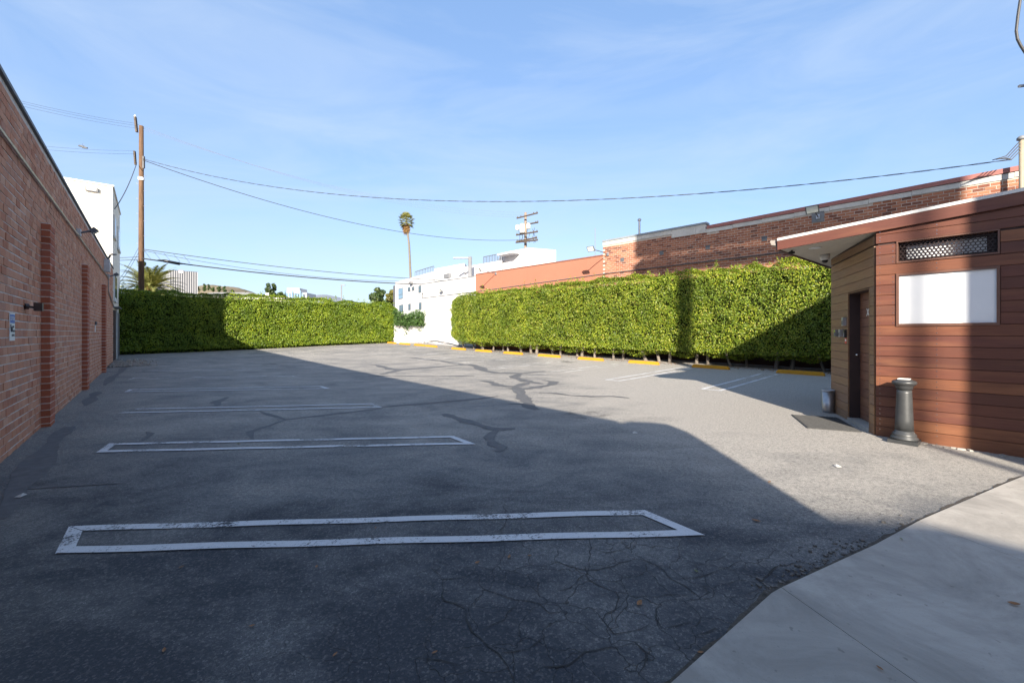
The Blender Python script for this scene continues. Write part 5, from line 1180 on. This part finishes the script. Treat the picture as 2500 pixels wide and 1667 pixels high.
lamp_post(1147.5, 627, 36, 'thick grey lamp post rising behind the white wall', .16, -1.4)
lamp_post(833.5, 695, 80, 'slim lamp post above the middle of the far hedge', .10, .7)
# office tower
ot = at(409, CY, 400.0); otr = thing('office_tower', (ot.x, ot.y, 0), 'dark office tower with white vertical fins behind the palm', 'building')
zt2 = at(409, 659, 400).z; xc = at(413, CY, 400).x
TA = Fr((xc, 400), (.8, .6), (.6, -.8)); TB = Fr((xc, 400), (-.8, .6), (-.6, -.8)); wa = 21.5; wb_ = 25.0
pl = [TA.at(0, 0, 0), TA.at(wa, 0, 0), TA.at(wa, 0, 0) + V3(TB.d * wb_, 0), TB.at(wb_, 0, 0)]
MB().prism([p2(v_) for v_ in pl], -1, zt2).build('tower_body', plain('tower_dark', (.04, .046, .062), .6, var=.1), otr)
mb = MB()
for i in range(13): s_ = .4 + i * (wa - .8) / 12; TA.box(mb, s_ - .42, s_ + .42, 0.01, .25, -1, zt2 - .3)
for i in range(15): s_ = .8 + i * (wb_ - 1.2) / 14; TB.box(mb, s_ - .35, s_ + .35, 0.01, .25, -1, zt2 - .3)
o = mb.build('fins', plain('fin_white', (.24, .245, .26), .7), otr); o['kind'] = 'stuff'
s_a = TA.px(436, 664, .5)[0]; s_b = TA.px(447, 664, .5)[0]
mb = MB(); TA.box(mb, s_a, s_b, .3, .8, at(0, 663, 408).z, zt2 + .2); mb.build('red_sign', M_RED, otr); mb = MB(); TA.box(mb, s_a, s_b, .3, .8, at(0, 667.5, 408).z, at(0, 663, 408).z - .05); mb.build('white_sign', M_WHITEP, otr)
# glass block
gb = at(718, CY, 520.0); gbr = thing('glass_block', (gb.x, gb.y, 0), 'distant white and glass office block beside the tall trees', 'building'); xa, xb = at(692, 0, 520).x, at(745, 0, 520).x
mb = MB(); mb.obox((xa, 520, -1), (xb - xa, 4, 0), (0, 25, 0), (0, 0, at(0, 712, 520).z)); mb.obox((xa + 5, 519, -1), ((xb - xa) * .5, 3, 0), (0, 20, 0), (0, 0, at(0, 703, 520).z + 1)); mb.build('wall', M_APT, gbr)
mb = MB()
for i in range(8): xq = xa + 1 + i * (xb - xa - 2) / 8; mb.obox((xq, 518.4 + .15 * i, 2), ((xb - xa) / 8 - 1.3, .1, 0), (0, .5, 0), (0, 0, at(0, 715 if i % 3 else 709, 520).z - 2))
mb.build('glazing', M_GLASSB, gbr)
# low roofs behind the far hedge
wh = at(525, CY, 110.0); whr = thing('warehouse', (wh.x, wh.y, -.5), 'low building with broad grey shingled roof beyond the far hedge', 'building'); xa, xb = at(448, 0, 110).x, at(612, 0, 110).x
zr0, zr1 = at(0, 712, 110).z, at(0, 728, 110).z; mb = MB(); mb.obox((xa, 106, -1), (xb - xa, 0, 0), (0, 30, 0), (0, 0, zr1 - .0 + 1)); mb.build('wall', M_CREAM, whr)
mb = MB(); mb.add([(xa - .5, 105, zr1), (xb + .5, 105, zr1 - .2), (xb + .5, 137, zr1 - .2), (xa - .5, 137, zr1), (xa + 1, 121, zr0 + .9), ((xa + xb) / 2 + 2, 121, zr0 + .9)], [(0, 1, 5, 4), (1, 2, 5), (2, 3, 4, 5), (3, 0, 4), (0, 3, 2, 1)]); mb.build('roof', plain('shingle_grey', (.24, .235, .22), .9, var=.25, scale=.5), whr)
fl_ = at(655, CY, 95.0); flr = thing('flat_roof_building', (fl_.x, fl_.y, -.5), 'long pale flat roof just above the far hedge', 'building'); xa, xb = at(596, 0, 95).x, at(705, 0, 95).x
mb = MB(); mb.obox((xa, 95, -1), (xb - xa, 0, 0), (0, 12, 0), (0, 0, at(0, 730, 95).z + .7)); mb.build('wall', M_CREAM, flr); mb = MB(); mb.obox((xa - .4, 94.6, at(0, 730, 95).z), (xb - xa + .8, 0, 0), (0, 12.8, 0), (0, 0, .35)); mb.build('roof', M_DRIP, flr)
for x in (650, 655): mb = MB(); p = at(x, 716, 97); mb.box((p.x, 97, p.z - 1), (.25, .25, 2.2)); mb.build('chimney', M_CREAM, flr)
# hills
def hill(name, x0, x1, ridge, Y, depth, label, mat, seed):
    r = np.random.default_rng(seed); nx, ny = 60, 24; vs_ = []; ctrl = np.array(ridge, float)
    for j in range(ny + 1):
        f_ = j / ny; prof = math.sin(math.pi * min(1, f_ * 1.0) * .5) if f_ < .5 else 1.0
        prof = math.sin(f_ * math.pi) ** .8
        for i in range(nx + 1):
            x = x0 + (x1 - x0) * i / nx; yy = np.interp(x, ctrl[:, 0], ctrl[:, 1]); zt_ = at(x, yy, Y).z; yp = Y + depth * (f_ - .5) * 2; xx = (x - CX) / F * Y; zz = -1.3 + (zt_ + 1.3) * prof * (1 + .05 * math.sin(i * .7 + j) * (1 - prof) + r.normal(0, .012)); vs_.append((xx, yp, zz))
    idx_ = np.arange((nx + 1) * (ny + 1)).reshape(ny + 1, nx + 1); q_ = np.stack([idx_[:-1, :-1].ravel(), idx_[:-1, 1:].ravel(), idx_[1:, 1:].ravel(), idx_[1:, :-1].ravel()], 1)
    o = np_mesh(name, vs_, q_, mat, None, True); return tag(o, label, kind='structure')
hill('dry_hill', 440, 690, [(440, 735), (470, 712), (500, 707), (540, 700), (575, 703), (600, 712), (630, 727), (660, 740), (690, 745)], 900, 260, 'dry brown hill left of centre on the skyline', M_HILL, 3)
M_FARH = plain('far_mountain', (0.17, 0.19, 0.23), .95, var=.15, scale=.004)  # blue-grey of distant haze put into the base colour
hill('far_mountain', 300, 900, [(300, 735), (380, 722), (452, 702), (475, 700), (500, 712), (600, 730), (700, 742), (785, 736), (803, 725), (815, 722), (830, 729), (860, 742), (900, 746)], 5200, 1500, 'distant blue-grey mountains on the skyline', M_FARH, 5)

# ------------------------------------------------------------------ buildings behind the camera that shade the lot
K = Vector((5.31, -3.15)); kd = Vector((.72, .70)).normalized(); ke = Vector((.70, -.72)).normalized()
mbld = thing('main_building', (K.x + 6, K.y - 2, 0), 'tall building joined to the hut behind the viewpoint', 'building')
pl = [K, K + kd * 16, K + kd * 16 + ke * 14, K + ke * 14]; MB().prism([p2(v_) for v_ in pl], -.3, 8.0).build('wall', M_CREAM, mbld)
pl = [K - kd * .15 - ke * .15, K + kd * 16.1 - ke * .15, K + kd * 16.1 + ke * 14, K - kd * .15 + ke * 14]; MB().prism([p2(v_) for v_ in pl], 8.002, 8.1).build('roof', M_GREYM, mbld)
sb = thing('street_building', (6, -16, 0), 'low building across the street behind the viewpoint', 'building')
hS = 6.0; dS = hS / math.tan(R(SUN_EL)); s1p = Vector((3.1 - .05 * dS, 3.27 - dS)); 
pl = [s1p + Vector((-2.2, .4)), s1p, s1p + Vector((.65, -.76)) * 16, s1p + Vector((.65, -.76)) * 16 + Vector((-9, -6)), s1p + Vector((-9, -5))]
MB().prism([p2(v_) for v_ in pl], -.3, hS).build('wall', M_WSTUC, sb)
# billboard on the roof: its shadow crosses the brick wall and hedge
dB = 24.0; lift = dB * math.tan(R(SUN_EL)); bbp = RH.at(RH.px(1670, 760)[0], 0, 0); post = Vector((bbp.x - .05 * 22.0, bbp.y - 22.0))
bb = thing('billboard', (post.x, post.y, 8.1), 'roof billboard on a single post behind the viewpoint', 'billboard')
a0 = RW.px(1550, 600)[0]; a1_ = RW.px(2330, 600)[0]
q0 = RW.at(a0, 0, 0) - Vector((.05 * dB, dB, 0)); q1 = RW.at(a1_, 0, 0) - Vector((.05 * dB, dB, 0)); dv = (q1 - q0)
mb = MB(); mb.obox(V3(q0, 5.28 + lift), dv, V3(RW.n * -.25, 0), (0, 0, 3.2)); mb.build('panel', M_GREYM, bb)
mb = MB(); mb.obox(V3(q0 + dv * -.01, 4.35 + lift), dv, V3(RW.n * -.6, 0), (0, 0, .56)); mb.build('catwalk', M_GREYD, bb)
mb = MB(); mb.tube([(post.x, post.y, 7.9), (post.x, post.y, 5.6 + lift)], .26, 14); mb.build('post', M_GREYM, bb)
# street pole whose shadow falls on the hut
shp = WF.at(WF.px(2237, 900)[0], 0, 0); dP = 24.0
spl = thing('street_pole', (shp.x - .05 * dP, shp.y - dP, 0), 'slim street pole behind the viewpoint', 'pole'); MB().tube([(shp.x - .05 * dP, shp.y - dP, -.3), (shp.x - .05 * dP, shp.y - dP, 13.6)], [.09, .075], 12).build('shaft', M_POLE, spl)

# ------------------------------------------------------------------ small litter
M_DRY = plain('dry_leaf_brown', (.26, .13, .06), .8, var=.3, scale=40); M_GRNL = plain('fresh_leaf_green', (.16, .17, .05), .7, var=.3, scale=40)
def leaf_obj(p, ln, rz, mat, name, label, cat, group=None):
    mb = MB(); rows = [(-.5, 0.0, .1), (-.25, .16, .03), (0.05, .22, .0), (.3, .13, .04), (.5, 0.0, .14)]; vs_ = []
    for t_, w_, h_ in rows: vs_ += [(t_ * ln, -w_ * ln, .006 + h_ * ln + w_ * ln * .5), (t_ * ln, 0, .006 + h_ * ln), (t_ * ln, w_ * ln, .006 + h_ * ln + w_ * ln * .35)]
    fs = []
    for i in range(4):
        for k in range(2): fs.append((i * 3 + k, (i + 1) * 3 + k, (i + 1) * 3 + k + 1, i * 3 + k + 1))
    mb.add(vs_, fs); o = mb.build(name, mat); o.location = p; o.rotation_euler = (random.uniform(-.1, .1), 0, rz); return tag(o, label, cat, group)
LEAFLAB = ['below the left half of the nearest stall line', 'near the bottom edge left of centre', 'on the cracked paving near the apron', 'at the edge of the sunlit paving', 'in shade just before the sunlit paving', 'right of the crazed paving', 'on the concrete slab below the sunlight', 'close to the apron edge at the bottom', 'at the bottom edge below the stall line', 'in dark paving under the stall line middle', 'in the lower left corner paving', 'just under the nearest stall line left of centre', 'left one of a pair below the nearest stall line', 'right one of a pair below the nearest stall line', 'below the stall line near the middle crack', 'on the concrete slab near the bottom', 'inside the second stall marking', 'inside the nearest stall marking', 'at the right edge of the concrete slab']
for li, (x, y, m_, s_) in enumerate([(443, 1386, M_DRY, .035), (1061, 1487 if False else 1595, M_DRY, .03), (1561, 1475, M_DRY, .06), (1878, 1178, M_DRY, .06), (1846, 1273, M_DRY, .07), (1700, 1396, M_GRNL, .035), (2200, 1322, M_GRNL, .035), (1710, 1595, M_DRY, .03), (818, 1600, M_DRY, .03), (615, 1530, M_DRY, .03), (400, 1590, M_DRY, .035), (773, 1385, M_DRY, .035), (1293, 1358, M_DRY, .03), (1243, 1361, M_DRY, .045), (1165, 1375, M_DRY, .04), (2148, 1642, M_DRY, .03), (582, 1084, M_GRNL, .06), (917, 1290, M_DRY, .03), (2475, 1483, M_DRY, .06)]):
    p = g(x, y); onc = 0.014 if x > 1900 and y > 1250 else 0; leaf_obj(p + Vector((0, 0, onc)), s_, random.uniform(0, 6), m_, 'fallen_leaf', ('brown' if m_ is M_DRY else 'greenish') + ' leaf ' + LEAFLAB[li], 'leaf', 'fallen leaves')
for (x, y, sx, lab) in [(1550, 1058, .035, 'crumpled white paper scrap at the tip of the shadow'), (50, 1213, .03, 'flat white paper scrap near the left wall foot'), (2045, 1140, .028, 'pale paper scrap on sunlit paving below the mat')]:
    p = g(x, y); mb = MB(); mb.add([(-sx, -.025, .008), (sx, -.03, .010), (sx * .9, .03, .014), (0, .02, .03), (-sx * .8, .03, .010)], [(0, 1, 3), (1, 2, 3), (0, 3, 4)]); o = mb.build('paper_scrap', plain('paper', (.45, .44, .42), .8)); o.location = p; tag(o, lab, 'paper')
# gravel by the end of the left wall
n = 900; c0 = LW.at(16.2, .7, 0); gv = MB()
for _ in range(n):
    a_ = 15.0 + abs(random.gauss(0, 1.5)); o_ = abs(random.gauss(0, .5)) + .05; p = LW.at(a_, o_, 0); s_ = random.uniform(.03, .075); gv.box((p.x, p.y, gz(p.x, p.y) + random.uniform(0, .05)), (s_, s_ * .8, s_ * .7), random.uniform(0, 3))
o = gv.build('gravel', plain('gravel_grey', (.32, .30, .27), .95, var=.35, scale=12), origin=c0); tag(o, 'pile of grey gravel at the far foot of the left wall', 'gravel', kind='stuff')
